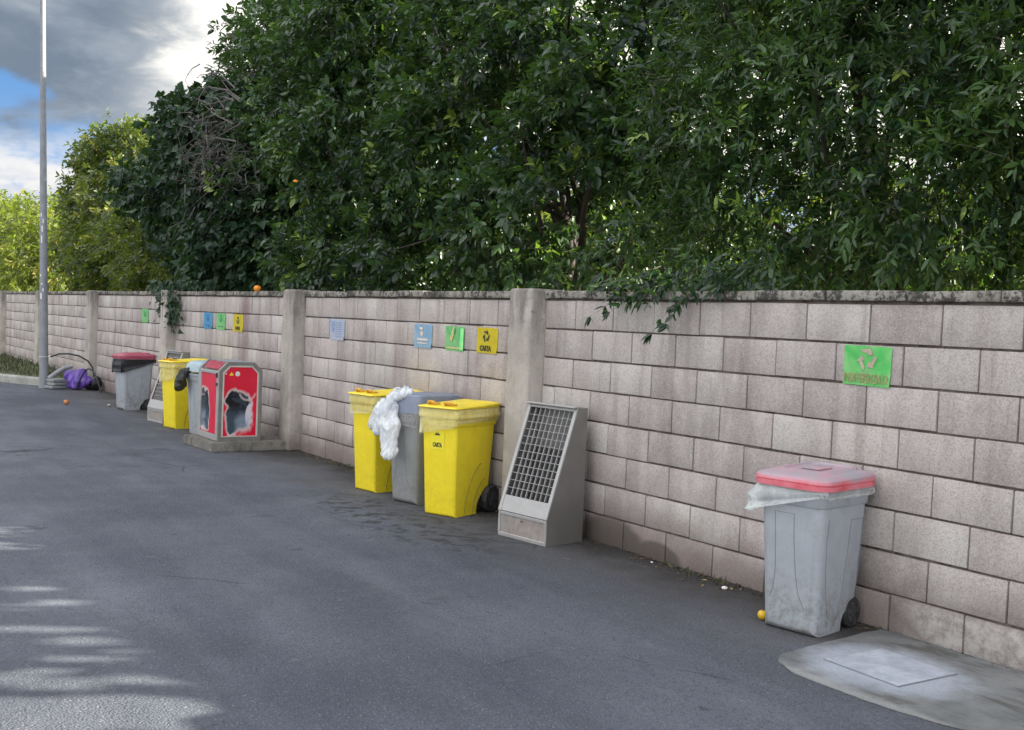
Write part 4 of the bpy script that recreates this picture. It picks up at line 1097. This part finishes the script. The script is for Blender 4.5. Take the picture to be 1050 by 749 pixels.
pebble((-4.93, -.30, .008), .02, MT['paper'], 'white paper scrap on ground left of the yellow bins', 'litter', 'paper_scrap', sc=(1.6, .8, .3))
pebble((-1.80, -.10, .008), .008, MT['paper'], 'tiny white scrap below the damp stain on the wall', 'litter', 'paper_scrap')

# ------------------------------------------------------------------ leaves (vectorised)
def leaf_mesh(name, P, D, Nn, Ln, Wd, T, mat, parent=None, curl=.12, fold=.16, shape='lance', kind=None):
    n = len(P)
    D = D/np.linalg.norm(D, axis=1, keepdims=True)
    S = np.cross(Nn, D); S /= (np.linalg.norm(S, axis=1, keepdims=True)+1e-9); U = np.cross(D, S)
    if shape == 'ivy': tm = np.array([(0, 0, 0), (.22, .95, 1), (.30, 0, 0), (.22, -.95, 1), (.62, .52, 1), (.62, 0, 0), (.62, -.52, 1), (1, 0, 0)], float)
    elif shape == 'oval': tm = np.array([(0, 0, 0), (.30, .92, 1), (.30, 0, 0), (.30, -.92, 1), (.70, .80, 1), (.70, 0, 0), (.70, -.80, 1), (1, 0, 0)], float)
    else: tm = np.array([(0, 0, 0), (.28, .90, 1), (.28, 0, 0), (.28, -.90, 1), (.66, .72, 1), (.66, 0, 0), (.66, -.72, 1), (1, 0, 0)], float)
    x = tm[:, 0][None, :]*Ln[:, None]; y = tm[:, 1][None, :]*Wd[:, None]*.5
    z = (np.abs(tm[:, 1])*fold)[None, :]*Wd[:, None] - (tm[:, 0]**2)[None, :]*(Ln*curl*rng.uniform(.2, 2., n))[:, None]
    V = P[:, None, :]+x[:, :, None]*D[:, None, :]+y[:, :, None]*S[:, None, :]+z[:, :, None]*U[:, None, :]
    V = V.reshape(-1, 3)
    fc = np.array([0, 2, 1, 0, 3, 2, 1, 2, 5, 4, 2, 3, 6, 5, 4, 5, 7, 5, 6, 7])
    fl = np.array([3, 3, 4, 4, 3, 3])
    loops = (fc[None, :]+8*np.arange(n)[:, None]).ravel()
    tot = np.tile(fl, n); start = np.concatenate(([0], np.cumsum(tot)[:-1]))
    me = bpy.data.meshes.new(name)
    me.vertices.add(len(V)); me.vertices.foreach_set('co', V.astype(np.float32).ravel())
    me.loops.add(len(loops)); me.loops.foreach_set('vertex_index', loops.astype(np.int32))
    me.polygons.add(len(tot)); me.polygons.foreach_set('loop_start', start.astype(np.int32)); me.polygons.foreach_set('loop_total', tot.astype(np.int32))
    me.polygons.foreach_set('use_smooth', np.ones(len(tot), bool))
    at = me.attributes.new('tint', 'FLOAT', 'POINT'); at.data.foreach_set('value', np.repeat(T, 8).astype(np.float32))
    me.update(); me.validate(); me.materials.append(mat)
    o = bpy.data.objects.new(name, me); link(o, parent)
    if kind: o['kind'] = kind
    return o
def unit(n):
    v = rng.normal(size=(n, 3)); return v/np.linalg.norm(v, axis=1, keepdims=True)
def field(P, wl, seed):
    r = np.random.default_rng(seed); s = np.zeros(len(P))
    for k in range(9):
        kv = r.normal(size=3); kv /= np.linalg.norm(kv); s += np.sin(P@kv*2*PI/(wl*r.uniform(.6, 1.5))+r.uniform(0, 6.28))
    return s/3.
def twigs_to_leaves(P, D, per, tl, ll, ratio, droop=.25, up=.7, beta=55, seed=0, tint=(.5, .25), young=.03):
    """each twig (point, direction) carries `per` leaves"""
    n = len(P)
    j = np.arange(per)
    t = (.15+.85*(j+.5)/per)[None, :]*np.ones((n, 1))
    TL = rng.uniform(tl*.7, tl*1.3, n)
    D = D/np.linalg.norm(D, axis=1, keepdims=True)
    A = np.cross(D, np.array([0.3, .2, 1.])); A /= np.linalg.norm(A, axis=1, keepdims=True)+1e-9; B = np.cross(D, A)
    ph = j[None, :]*2.4+rng.uniform(0, 6.28, (n, 1))+rng.normal(0, .3, (n, per))
    be = np.radians(beta)*(1.15-.55*t)*rng.uniform(.8, 1.2, (n, per))
    pos = P[:, None, :]+D[:, None, :]*(t*TL[:, None])[:, :, None]
    pos[:, :, 2] -= droop*.5*(t**2)*TL[:, None]
    ld = D[:, None, :]*np.cos(be)[:, :, None]+(A[:, None, :]*np.cos(ph)[:, :, None]+B[:, None, :]*np.sin(ph)[:, :, None])*np.sin(be)[:, :, None]
    ld[:, :, 2] -= droop
    pos = pos.reshape(-1, 3); ld = ld.reshape(-1, 3)
    nn = rng.normal(0, .45, (len(pos), 3)); nn[:, 2] += up; nn += np.repeat(D, per, 0)*.55
    L = ll*np.clip(rng.normal(.88, .24, len(pos)), .35, 1.35)
    tw = np.clip(tint[0]+.30*field(P, 1.3, seed+77)+rng.normal(0, tint[1]*.8, n), 0, .88)
    T = np.clip(np.repeat(tw, per)+rng.normal(0, .1, len(pos)), 0, .9)
    yg = rng.random(n) < young
    T[np.repeat(yg, per)] = 1.
    return pos, ld, nn, L, L*ratio*rng.uniform(.85, 1.15, len(pos)), T
def sample_crown(lobes, n, wl=.8, thr=-.15, seed=0, shell=.55):
    out, dirs = [], []
    vol = np.array([l[3]*l[4]*l[5] for l in lobes])**.75; cnt = (n*vol/vol.sum()).astype(int)
    for (cx, cy_, cz, a, b, c), m in zip(lobes, cnt):
        got = 0
        for _ in range(6):
            u = unit(m*2); r = shell+(1-shell)*rng.random(m*2)**.6
            r *= 1+.16*field(u*2., 1.1, seed+5)
            p = u*r[:, None]*np.array([a, b, c])+np.array([cx, cy_, cz])
            k = field(p, wl, seed) > thr
            k &= rng.random(len(p)) < .55+.45*(u[:, 1] < .3)
            p = p[k]; d = (u[k]*np.array([1/a, 1/b, 1/c]))
            out.append(p[:m-got]); dirs.append(d[:m-got]); got += len(out[-1])
            if got >= m: break
    P = np.concatenate(out); D = np.concatenate(dirs); D /= np.linalg.norm(D, axis=1, keepdims=True)
    D = D*.75+rng.normal(0, .45, D.shape); D[:, 2] += .15
    return P, D
def woody(bm, trunk, rad, targets, seed=0, twist=.3, n1=7):
    """trunk polyline + limbs curving out to targets"""
    tr = [Vector(p) for p in trunk]
    rr = [rad*(1-.55*i/(len(tr)-1)) for i in range(len(tr))]
    pts = []
    rd = random.Random(seed)
    dense, rads = [], []
    for i in range(len(tr)-1):
        for k in range(4):
            f = k/4; p = tr[i].lerp(tr[i+1], f); p += Vector((rd.gauss(0, 1), rd.gauss(0, 1), 0))*rad*.18
            dense.append(p); rads.append(rr[i]*(1-f)+rr[i+1]*f)
    dense.append(tr[-1]); rads.append(rr[-1]); rads[0] *= 1.35
    tube(bm, dense, rads, 10)
    for q in targets:
        q = Vector(q); i = rd.randrange(len(dense)//3, len(dense)); p = dense[i]; r0 = rads[i]*rd.uniform(.35, .6)
        mid = p.lerp(q, .45)+Vector((rd.gauss(0, .12), rd.gauss(0, .12), rd.uniform(0, .25)))
        k_ = 7; path = [((1-t)**2*p+2*t*(1-t)*mid+t*t*q)+Vector((rd.gauss(0, .02), rd.gauss(0, .02), rd.gauss(0, .02)))*(0 < t < 1) for t in [a/k_ for a in range(k_+1)]]
        tube(bm, path, [r0*(1-.85*a/k_)+.002 for a in range(k_+1)], 6)
def stems(P, D, L, r, name, mat, parent, frac=.5):
    k = rng.random(len(P)) < frac; P = P[k]; D = D[k]; D = D/np.linalg.norm(D, axis=1, keepdims=True); n = len(P)
    A = np.cross(D, np.array([.2, .1, 1.])); A /= np.linalg.norm(A, axis=1, keepdims=True); B = np.cross(D, A)
    V = []
    for (t, s) in ((-.6, 1.6), (0.3, 1.), (1., .35)):
        for a in (0, 2.09, 4.19): V.append(P+D*(L*t)+(A*math.cos(a)+B*math.sin(a))*(r*s)+np.array([0, 0, -.12*L*max(0, t)**2]))
    V = np.stack(V, 1).reshape(-1, 3)
    q = []
    for a in range(2):
        for b in range(3): q += [a*3+b, a*3+(b+1) % 3, a*3+3+(b+1) % 3, a*3+3+b]
    loops = (np.array(q)[None, :]+9*np.arange(n)[:, None]).ravel(); m = n*6
    me = bpy.data.meshes.new(name); me.vertices.add(len(V)); me.vertices.foreach_set('co', V.astype(np.float32).ravel())
    me.loops.add(len(loops)); me.loops.foreach_set('vertex_index', loops.astype(np.int32)); me.polygons.add(m)
    me.polygons.foreach_set('loop_start', (np.arange(m)*4).astype(np.int32)); me.polygons.foreach_set('loop_total', np.full(m, 4, np.int32)); me.update(); me.materials.append(mat)
    o = bpy.data.objects.new(name, me); link(o, parent); return o
SD = np.array(sdir)
GAPS = [(-1.642, -3.379, 0.041), (-1.414, -3.278, 0.031), (-1.212, -3.675, 0.043), (-1.108, -3.586, 0.042), (-1.121, -3.417, 0.022), (-1.0, -3.251, 0.032), (-1.1, -3.351, 0.022), (-1.269, -3.739, 0.044), (-0.843, -3.739, 0.081), (-0.788, -3.672, 0.08), (-0.743, -3.603, 0.08), (-0.9, -3.602, 0.048), (-0.864, -3.512, 0.057), (-0.829, -3.42, 0.067), (-0.764, -3.336, 0.066), (-0.688, -3.272, 0.056), (-0.681, -3.522, 0.053), (-0.573, -3.274, 0.035), (-0.598, -3.382, 0.035), (-0.525, -3.338, 0.034), (-0.725, -3.76, 0.043), (-2.62, -3.428, 0.034), (-2.297, -3.547, 0.037), (-2.3, -3.347, 0.034), (-4.118, -3.304, 0.148), (-3.69, -3.386, 0.078), (-1.874, -3.5, 0.022), (-1.814, -3.373, 0.022), (-1.957, -3.641, 0.029), (-1.421, -3.494, 0.024), (-1.38, -3.411, 0.024), (-1.304, -3.607, 0.023), (-0.683, -3.408, 0.027), (-1.019, -3.772, 0.039), (-0.594, -3.811, 0.095), (-0.443, -3.609, 0.092)]      # (x, y, radius): road spots meant to be sunlit; openings for them are cut into the crowns
def carve(P, D, extra=.0):
    """keep twigs clear of the wall"""
    keep = ~((P[:, 1] < .42) & (P[:, 2] < 1.80))
    return P[keep], D[keep]
def sun_holes(P, pad=.03):
    keep = np.ones(len(P), bool)
    for gx, gy, r in GAPS:
        v = P-np.array((gx, gy, 0.)); t = v@SD; d = np.linalg.norm(v-t[:, None]*SD, axis=1); keep &= ~((d < (r if r > .05 else r*.8)+pad) & (t > 0))
    return keep
def tree(name, label, cat_group, trunk, rad, lobes, ntw, per, tl, ll, ratio, leafmat_, shape='lance', wl=.8, thr=-.15, seed=0, cut=None, tint=(.5, .25), young=.03, droop=.25, stem=.4, limbs=16, up=.7, shell=.5, wood='bark', cat='tree'):
    x0, y0 = trunk[0][0], trunk[0][1]
    t = empty(name, (x0, y0, 0), 0, label, cat, cat_group)
    P, D = sample_crown(lobes, ntw, wl, thr, seed, shell)
    if cut is not None:
        k = cut(P); P, D = P[k], D[k]
    P, D = carve(P, D)
    o = np.array([x0, y0, 0.])
    tg = [tuple(Vector(P[i]-o)) for i in rng.integers(0, len(P), limbs)]
    bm = bmesh.new(); woody(bm, [(a-x0, b-y0, c) for a, b, c in trunk], rad, tg, seed); finish(bm, 'trunk', MT[wood], t, 60)
    lv = twigs_to_leaves(P-o, D, per, tl, ll, ratio, droop, up, seed=seed, tint=tint, young=young)
    if x0 > -2:
        u_ = lv[1]/np.linalg.norm(lv[1], axis=1, keepdims=True)*lv[3][:, None]
        k = sun_holes(lv[0]+o)&sun_holes(lv[0]+o+u_*.5)&sun_holes(lv[0]+o+u_, .02); lv = [q[k] for q in lv]
        u_ = D/np.linalg.norm(D, axis=1, keepdims=True)*tl
        k = sun_holes(P+u_*.7)&sun_holes(P+u_*.3)&sun_holes(P)&sun_holes(P-u_*.3); P, D = P[k], D[k]
    cr = leaf_mesh('crown', *lv, leafmat_, t, shape=shape)
    if stem: stems(P-o, D, tl, .0022 if ll < .12 else .004, 'twigs', MT['twig'], t, stem)
    return t
TG = 'evergreen trees along the wall'
nowall = lambda P: (P[:, 1] > -.12)
# right: glossy laurel-like tree
tree('evergreen_tree', 'dense dark green tree with narrow leaves overhanging the right stretch of wall', TG,
     [(-1.75, 1.9, 0), (-1.7, 1.9, 1.2), (-1.9, 1.95, 2.2), (-2.1, 2.0, 3.4)], .09,
     [(-1.2, 1.7, 3.0, 1.3, 1.45, 1.5), (-2.3, 1.6, 3.1, 1.0, 1.25, 1.5), (-1.7, 1.9, 4.4, 1.6, 1.6, 1.2), (-2.2, 1.0, 2.15, .8, .8, .5)],
     7600, 10, .19, .078, .33, MT['leaf_laurel'], seed=3, cut=nowall, wl=.75, thr=-.14, limbs=22)
tree('evergreen_tree', 'dark leafy tree filling the picture above the right end of wall', TG,
     [(.6, 2.1, 0), (.6, 2.1, 1.1), (.2, 2.1, 2.3), (-.3, 2.2, 3.6)], .085,
     [(.5, 1.8, 3.1, 1.35, 1.5, 1.6), (-.4, 2.0, 3.3, 1.1, 1.3, 1.4), (.2, 2., 4.6, 1.6, 1.6, 1.2), (-.5, 1.0, 2.2, .7, .7, .4)],
     7000, 10, .19, .078, .35, MT['leaf_laurel'], seed=8, cut=nowall, wl=.75, thr=-.12, limbs=20, tint=(.6, .22))
tree('evergreen_tree', 'leafy tree beyond the right edge of the picture behind the wall', TG,
     [(3.2, 2.3, 0), (3.2, 2.3, 1.2), (3.0, 2.4, 2.6), (2.9, 2.4, 3.8)], .09,
     [(3.1, 2.1, 3.0, 1.6, 1.5, 1.7), (2.2, 2.6, 4.0, 1.4, 1.5, 1.4), (4.6, 2.4, 3.2, 1.5, 1.4, 1.7), (2.3, 1.7, 2.2, 1.2, 1.0, .6)],
     8000, 10, .24, .13, .48, MT['leaf_laurel'], seed=13, cut=nowall, wl=.8, thr=-.3, limbs=7, stem=.2)  # unseen tree, put in to keep the near road in shade
tree('evergreen_tree', 'leafy tree farthest right behind the wall, outside the picture', TG,
     [(6.5, 2.5, 0), (6.5, 2.5, 1.2), (6.4, 2.6, 2.6), (6.3, 2.6, 4.)], .1,
     [(6.4, 2.3, 3.2, 2.2, 1.6, 2.0), (8.5, 2.6, 3.4, 2.0, 1.6, 2.0)],
     5500, 10, .32, .17, .5, MT['leaf_laurel'], seed=14, cut=nowall, wl=.8, thr=-.4)
# centre: broad-leaved orange tree
tree('orange_tree', 'orange tree with dark glossy broad leaves and sky gaps, left of the nearer pillar', TG,
     [(-5.55, 2.1, 0), (-5.5, 2.1, 1.1), (-5.75, 2.1, 2.1), (-5.6, 2.3, 3.2)], .13,
     [(-5.9, 1.9, 3.8, 1.5, 1.5, 1.3), (-6.9, 1.6, 3.1, 1.0, 1.2, 1.2), (-4.5, 1.9, 4.1, 1.2, 1.4, 1.3), (-4.3, 1.5, 2.6, 1.0, 1.1, 1.0), (-5.2, .9, 2.3, .8, .6, .5), (-5.6, 2.2, 5.0, 1.8, 1.6, 1.), (-6.9, 1.2, 2.1, .8, .8, .45), (-3.6, 1.7, 3.5, .9, 1.2, 1.2)],
     6400, 9, .20, .100, .47, MT['leaf_orange'], 'oval', seed=21, cut=nowall, wl=.9, thr=-.04, limbs=22, tint=(.45, .25))
tree('orange_tree', 'largest orange tree, dense round crown reaching the top of the picture', TG,
     [(-9.0, 2.2, 0), (-9.0, 2.2, 1.2), (-9.1, 2.2, 2.4), (-9.3, 2.3, 3.8)], .14,
     [(-8.6, 1.9, 3.3, 1.7, 1.6, 1.6), (-9.9, 1.9, 4.3, 1.7, 1.6, 1.6), (-8.2, 2.2, 5.0, 1.7, 1.6, 1.3), (-10.9, 1.9, 3.0, 1.2, 1.4, 1.4), (-8.6, 1.2, 2.1, 1.6, .9, .5), (-10.3, 2.2, 5.6, 1.3, 1.4, 1.0)],
     8600, 9, .20, .105, .45, MT['leaf_orange'], 'oval', seed=27, cut=nowall, wl=.75, thr=-.3, limbs=24, tint=(.55, .25), young=.04)
tree('orange_tree', 'tall orange tree with loose upright shoots against the bright cloud', TG,
     [(-14.6, 3.2, 0), (-14.6, 3.2, 1.4), (-14.3, 3.1, 3.0), (-14.2, 3., 4.6)], .13,
     [(-13.9, 2.9, 5.6, 1.5, 1.5, 1.2), (-12.7, 2.6, 5.3, 1.3, 1.4, 1.5), (-14.3, 3.0, 4.3, 1.5, 1.4, 1.3), (-13.3, 2.8, 6.5, 1.0, 1., .6)],
     4800, 9, .24, .12, .42, MT['leaf_orange'], 'oval', seed=31, cut=nowall, wl=.6, thr=-.1, limbs=30, tint=(.4, .22), shell=.35)
# ivy-covered tree
IV = tree('ivy_covered_tree', 'very dark ivy smothered tree with grey dead twigs, left of largest orange tree', TG,
     [(-13.0, 1.7, 0), (-13.0, 1.7, 1.2), (-13.1, 1.7, 2.6), (-13.0, 1.8, 3.6)], .16,
     [(-12.8, 1.5, 3.2, 1.7, 1.4, 1.5), (-14.8, 1.4, 3.3, 1.7, 1.3, .9), (-11.6, 1.4, 2.5, 1.2, 1.2, 1.0), (-13.4, 1.5, 4.2, 1.2, 1.3, .65), (-12.6, .9, 2.1, 1.6, .7, .5)],
     6500, 7, .22, .115, .85, MT['leaf_ivy'], 'ivy', seed=37, cut=lambda P: nowall(P)&~((P[:, 0] < -12.7)&(P[:, 2] < 2.05+(-12.7-P[:, 0])*.30)), wl=.9, thr=-.5, limbs=24, tint=(.45, .25), young=.02, droop=.7, up=.25)
bm = bmesh.new(); rd = random.Random(3)
for k in range(110):
    a = Vector((-11.2+rd.gauss(0, .5), .30+rd.gauss(0, .18), 3.55+rd.gauss(0, .38))); b = a+Vector((rd.uniform(-.9, .5), rd.uniform(-.5, .3), rd.uniform(-.9, .25)))*rd.uniform(.35, 1.0)
    mid = a.lerp(b, .5)+Vector((rd.gauss(0, .1), rd.gauss(0, .1), rd.gauss(0, .08)))
    off = Vector((13.0, -1.7, 0)); j = lambda q: q+off+Vector((rd.gauss(0, .035), rd.gauss(0, .035), rd.gauss(0, .035)))
    tube(bm, [a+off, j(a.lerp(mid, .5)), mid+off, j(mid.lerp(b, .5)), b+off], [.007*rd.uniform(.5, 1.3), .006, .0045, .003, .0012], 5)
    c_ = mid+Vector((rd.gauss(0, .16), rd.gauss(0, .1), rd.gauss(0, .16))); tube(bm, [mid+off, j(mid.lerp(c_, .5)), c_+off], [.0035, .0025, .001], 4)
for k in range(7):
    a = Vector((-13.3+rd.gauss(0, .4), 1.5+rd.gauss(0, .3), 4.2)); off = Vector((13.0, -1.7, 0))
    tube(bm, [a+off, a+off+Vector((.02, 0, .4)), a+off+Vector((rd.gauss(0, .08), 0, rd.uniform(.75, 1.15)))], [.008, .005, .0015], 5)
for k in range(14):
    a = Vector((-10.9+rd.gauss(0, .3), .35, 4.0+rd.gauss(0, .15))); b = a+Vector((-rd.uniform(.7, 1.5), rd.uniform(-.3, .2), rd.uniform(-.1, .55))); off = Vector((13.0, -1.7, 0))
    tube(bm, [a+off, a.lerp(b, .5)+off+Vector((0, 0, rd.uniform(-.1, .12))), b+off], [.012, .008, .002], 5)
finish(bm, 'dead_twigs', MT['dead'], IV, 60)
# ivy drape over the wall
n = 400; zz = rng.random(n)**.8
P = np.stack([-12.0+rng.normal(0, .22, n)+.28*zz+rng.uniform(-.35, .2, n)*(1-zz), -.05-rng.random(n)*.07*(1-zz*.5), 1.70-.62*zz*rng.uniform(.4, 1, n)], 1)
P2 = np.stack([rng.uniform(-13.1, -11.0, 500), rng.uniform(-.04, .35, 500), 1.68+rng.random(500)*.12], 1)
P = np.concatenate([P, P2]); D = rng.normal(0, .5, P.shape); D[:, 2] -= .9; D[:, 1] -= .3
nn = rng.normal(0, .4, P.shape); nn[:, 1] -= 1; nn[:, 2] += .3
Ls = rng.uniform(.05, .10, len(P)); dr = leaf_mesh('ivy_drape', P, D, nn, Ls, Ls*.9, np.clip(rng.normal(.45, .25, len(P)), 0, .9), MT['leaf_ivy'], None, shape='ivy')
tag(dr, 'trailing ivy spilling over the coping and down one pillar', 'ivy')
# sunlit trees at the far left
tree('sunlit_tree', 'sunlit yellow green tree behind the far wall, just left of the ivy', TG,
     [(-21.0, 2.4, 0), (-21.0, 2.4, 1.3), (-21.2, 2.4, 2.6), (-21.3, 2.5, 3.6)], .14,
     [(-20.9, 2.3, 3.3, 2.3, 1.7, 1.7), (-22.9, 2.4, 3.6, 2.0, 1.6, 1.8), (-22.0, 2.3, 4.7, 1.8, 1.4, .8), (-19.0, 1.9, 2.7, 1.6, 1.3, 1.2), (-20.5, 1.3, 2.2, 2.0, .9, .6), (-24.5, 2.3, 2.8, 1.4, 1.4, 1.2)],
     6500, 9, .28, .125, .45, MT['leaf_sun'], 'oval', seed=41, cut=nowall, wl=.9, thr=.0, limbs=26, tint=(.5, .28), young=.06)
tree('sunlit_shrub', 'bright yellow green shrub beneath the left side of the dark ivy, above the coping', TG,
     [(-16.0, 1.7, 0), (-16.0, 1.7, 1.0), (-16.1, 1.7, 1.9), (-16.1, 1.7, 2.3)], .07,
     [(-15.8, 1.5, 2.1, 2.0, 1.1, .75), (-17.4, 1.6, 2.5, 1.6, 1.1, .9), (-14.2, 1.4, 1.9, 1.0, .9, .5)],
     2600, 9, .22, .10, .48, MT['leaf_sun'], 'oval', seed=43, cut=nowall, wl=.7, thr=-.1, tint=(.55, .25), young=.08, cat='shrub')
tree('sunlit_tree', 'pale yellow green tree at the far left behind the lamp post', TG,
     [(-33, 2.8, 0), (-33, 2.8, 1.2), (-33.2, 2.8, 2.4), (-33.3, 2.8, 3.0)], .13,
     [(-32.5, 2.6, 2.8, 2.9, 2.0, 1.5), (-35.5, 2.8, 3.1, 2.8, 2.0, 1.7), (-29.8, 2.3, 2.4, 2.2, 1.5, 1.1)],
     2600, 9, .36, .17, .45, MT['leaf_pale'], 'oval', seed=45, cut=nowall, wl=1.1, thr=-.2, tint=(.5, .28), young=.08)
tree('sunlit_tree', 'low yellow green tree at the picture edge beyond the end of the wall', TG,
     [(-40, 1.8, 0), (-40, 1.8, 1.2), (-40.2, 1.8, 2.4), (-40.3, 1.8, 3.0)], .13,
     [(-40, 1.6, 3.0, 3.0, 2.6, 1.9), (-43.5, 1.0, 3.0, 3.0, 2.6, 1.9)],
     1800, 9, .4, .22, .45, MT['leaf_pale'], 'oval', seed=47, wl=1.2, thr=-.2, tint=(.55, .28), young=.08)
# orchard rows behind, seen through the gaps
OG = 'orchard trees beyond the wall'
base_o = tree('orchard_tree', 'sunlit orchard tree glimpsed through gaps in the hedge above the wall', OG,
     [(-8, 9.5, 0), (-8, 9.5, 1.0), (-8.1, 9.5, 2.0), (-8, 9.6, 2.8)], .12,
     [(-8, 9.5, 2.3, 1.9, 1.9, 1.35), (-7.2, 9.3, 1.5, 1.5, 1.5, 1.1)], 1500, 8, .35, .22, .5, MT['leaf_sun'], 'oval', seed=51, wl=1.1, thr=-.3, stem=0)
for (x, y) in ((-3.4, 8.5), (-12.8, 9.), (-17.5, 9.6), (-22.5, 8.6), (-5.8, 14.), (-11, 14.5), (-16.5, 14.2), (-.5, 12.5), (-27, 10)):
    c = copy_tree(base_o); c.location = (x, y, 0); c.rotation_euler = (0, 0, rng.uniform(0, 6)); s = rng.uniform(.9, 1.15); c.scale = (s, s, s)

# overhanging sprig of the laurel
bm = bmesh.new(); PP, DD = [], []
rd = random.Random(12)
for (a, b, c) in (((-1.9, .35, 1.80), (-2.02, .0, 1.76), (-2.42, -.17, 1.47)), ((-1.95, .3, 1.80), (-1.98, -.05, 1.72), (-2.22, -.17, 1.50)), ((-1.7, .35, 1.80), (-1.72, .0, 1.74), (-1.84, -.15, 1.38)), ((-1.7, .3, 1.8), (-1.66, -.02, 1.70), (-1.70, -.16, 1.44)), ((-1.9, .3, 1.82), (-1.92, .0, 1.75), (-2.03, -.14, 1.53)), ((-2.3, .3, 1.82), (-2.25, .0, 1.72), (-2.30, -.1, 1.60)), ((-1.8, .3, 1.82), (-1.80, .0, 1.75), (-1.92, -.12, 1.56)), ((-2.0, .3, 1.82), (-2.10, .0, 1.73), (-2.12, -.1, 1.57)), ((-1.4, .3, 1.82), (-1.38, .0, 1.75), (-1.42, -.08, 1.63)), ((-1.5, .3, 1.82), (-1.55, .0, 1.75), (-1.66, -.12, 1.55))):
    a, b, c = Vector(a), Vector(b), Vector(c)
    pts = [(1-t)**2*a+2*t*(1-t)*b+t*t*c for t in [k/8 for k in range(9)]]
    tube(bm, pts, [.004-.0035*k/8 for k in range(9)], 5)
    for k in range(1, 9):
        for s in range(4): PP.append(pts[k]); DD.append((pts[k]-pts[k-1]).normalized()*.8+Vector((rd.gauss(0, .6), rd.gauss(0, .4), rd.gauss(0, .5)-.15)))
sp = finish(bm, 'hanging_branch', MT['twig'], None, 60)
tag(sp, 'leafy sprigs drooping over the coping onto upper blocks right of the nearer pillar', 'branch')
for k in range(330):
    PP.append(Vector((rd.uniform(-2.6, -1.2), rd.uniform(-.10, .30), 1.66+abs(rd.gauss(.03, .06))))); DD.append(Vector((rd.gauss(0, .6), rd.gauss(-.4, .4), rd.gauss(-.35, .4))))
PP = np.array([tuple(p) for p in PP]); DD = np.array([tuple(p) for p in DD]); n = len(PP)
nn = rng.normal(0, .5, (n, 3)); nn[:, 1] -= .8; nn[:, 2] += .4; Ls = rng.uniform(.055, .095, n)
leaf_mesh('leaves', PP, DD, nn, Ls, Ls*.36, np.clip(rng.normal(.15, .2, n), 0, .9), MT['leaf_laurel'], sp)

# oranges in the trees
for (x, y, z, lb) in ((-8.55, .34, 2.88, 'orange hanging in the largest orange tree, half way up its front'), (-14.4, 1.55, 5.85, 'orange hanging high in the tall tree with loose shoots')):
    fruit((x, y, z), .042, MT['orange'], lb)

# grass on the verge and weeds, fallen leaves
n = 9000
P = np.stack([rng.uniform(-26, -16.35, n), rng.uniform(-4.5, -.02, n), np.full(n, .12)], 1)
lim = -.42-(-16.4-P[:, 0])*.50
P = P[P[:, 1] > lim]; n = len(P)
D = rng.normal(0, .45, (n, 3)); D[:, 2] = 1; Ls = rng.uniform(.04, .11, n)
g = leaf_mesh('grass', P, D, unit(n), Ls, Ls*.16, rng.random(n), MT['grass'], None); tag(g, 'rough green grass on the raised verge beside the kerb', 'grass', kind='stuff')
n = 900
xx = rng.uniform(-12, 1.2, n); P = np.stack([xx, -.015-np.abs(rng.normal(0, .09, n)), np.full(n, .006)], 1)
P = P[~((P[:, 0] > -.25) & (P[:, 1] < -.06))]; n = len(P)
D = rng.normal(0, 1, (n, 3)); D[:, 2] *= .12; nn = np.zeros((n, 3)); nn[:, 2] = 1; nn += rng.normal(0, .25, (n, 3)); Ls = rng.uniform(.012, .045, n)
g = leaf_mesh('leaf_litter', P, D, nn, Ls, Ls*.4, rng.random(n), MT['leaf_brown'], None); tag(g, 'dry brown leaf litter and crumbs along the foot of the wall', 'leaf litter', kind='stuff')
n = 160
xx = np.concatenate([rng.normal(-1.35, .18, 90), rng.normal(-6.2, .25, 70)]); P = np.stack([xx, -.03-np.abs(rng.normal(0, .05, n)), np.full(n, .003)], 1)
D = rng.normal(0, .6, (n, 3)); D[:, 2] = np.abs(D[:, 2])*.5+.15; Ls = rng.uniform(.02, .05, n)
g = leaf_mesh('weeds', P, D, unit(n), Ls, Ls*.2, rng.random(n), MT['grass'], None); tag(g, 'thin green weeds in the seam between wall and asphalt', 'weeds', kind='stuff')
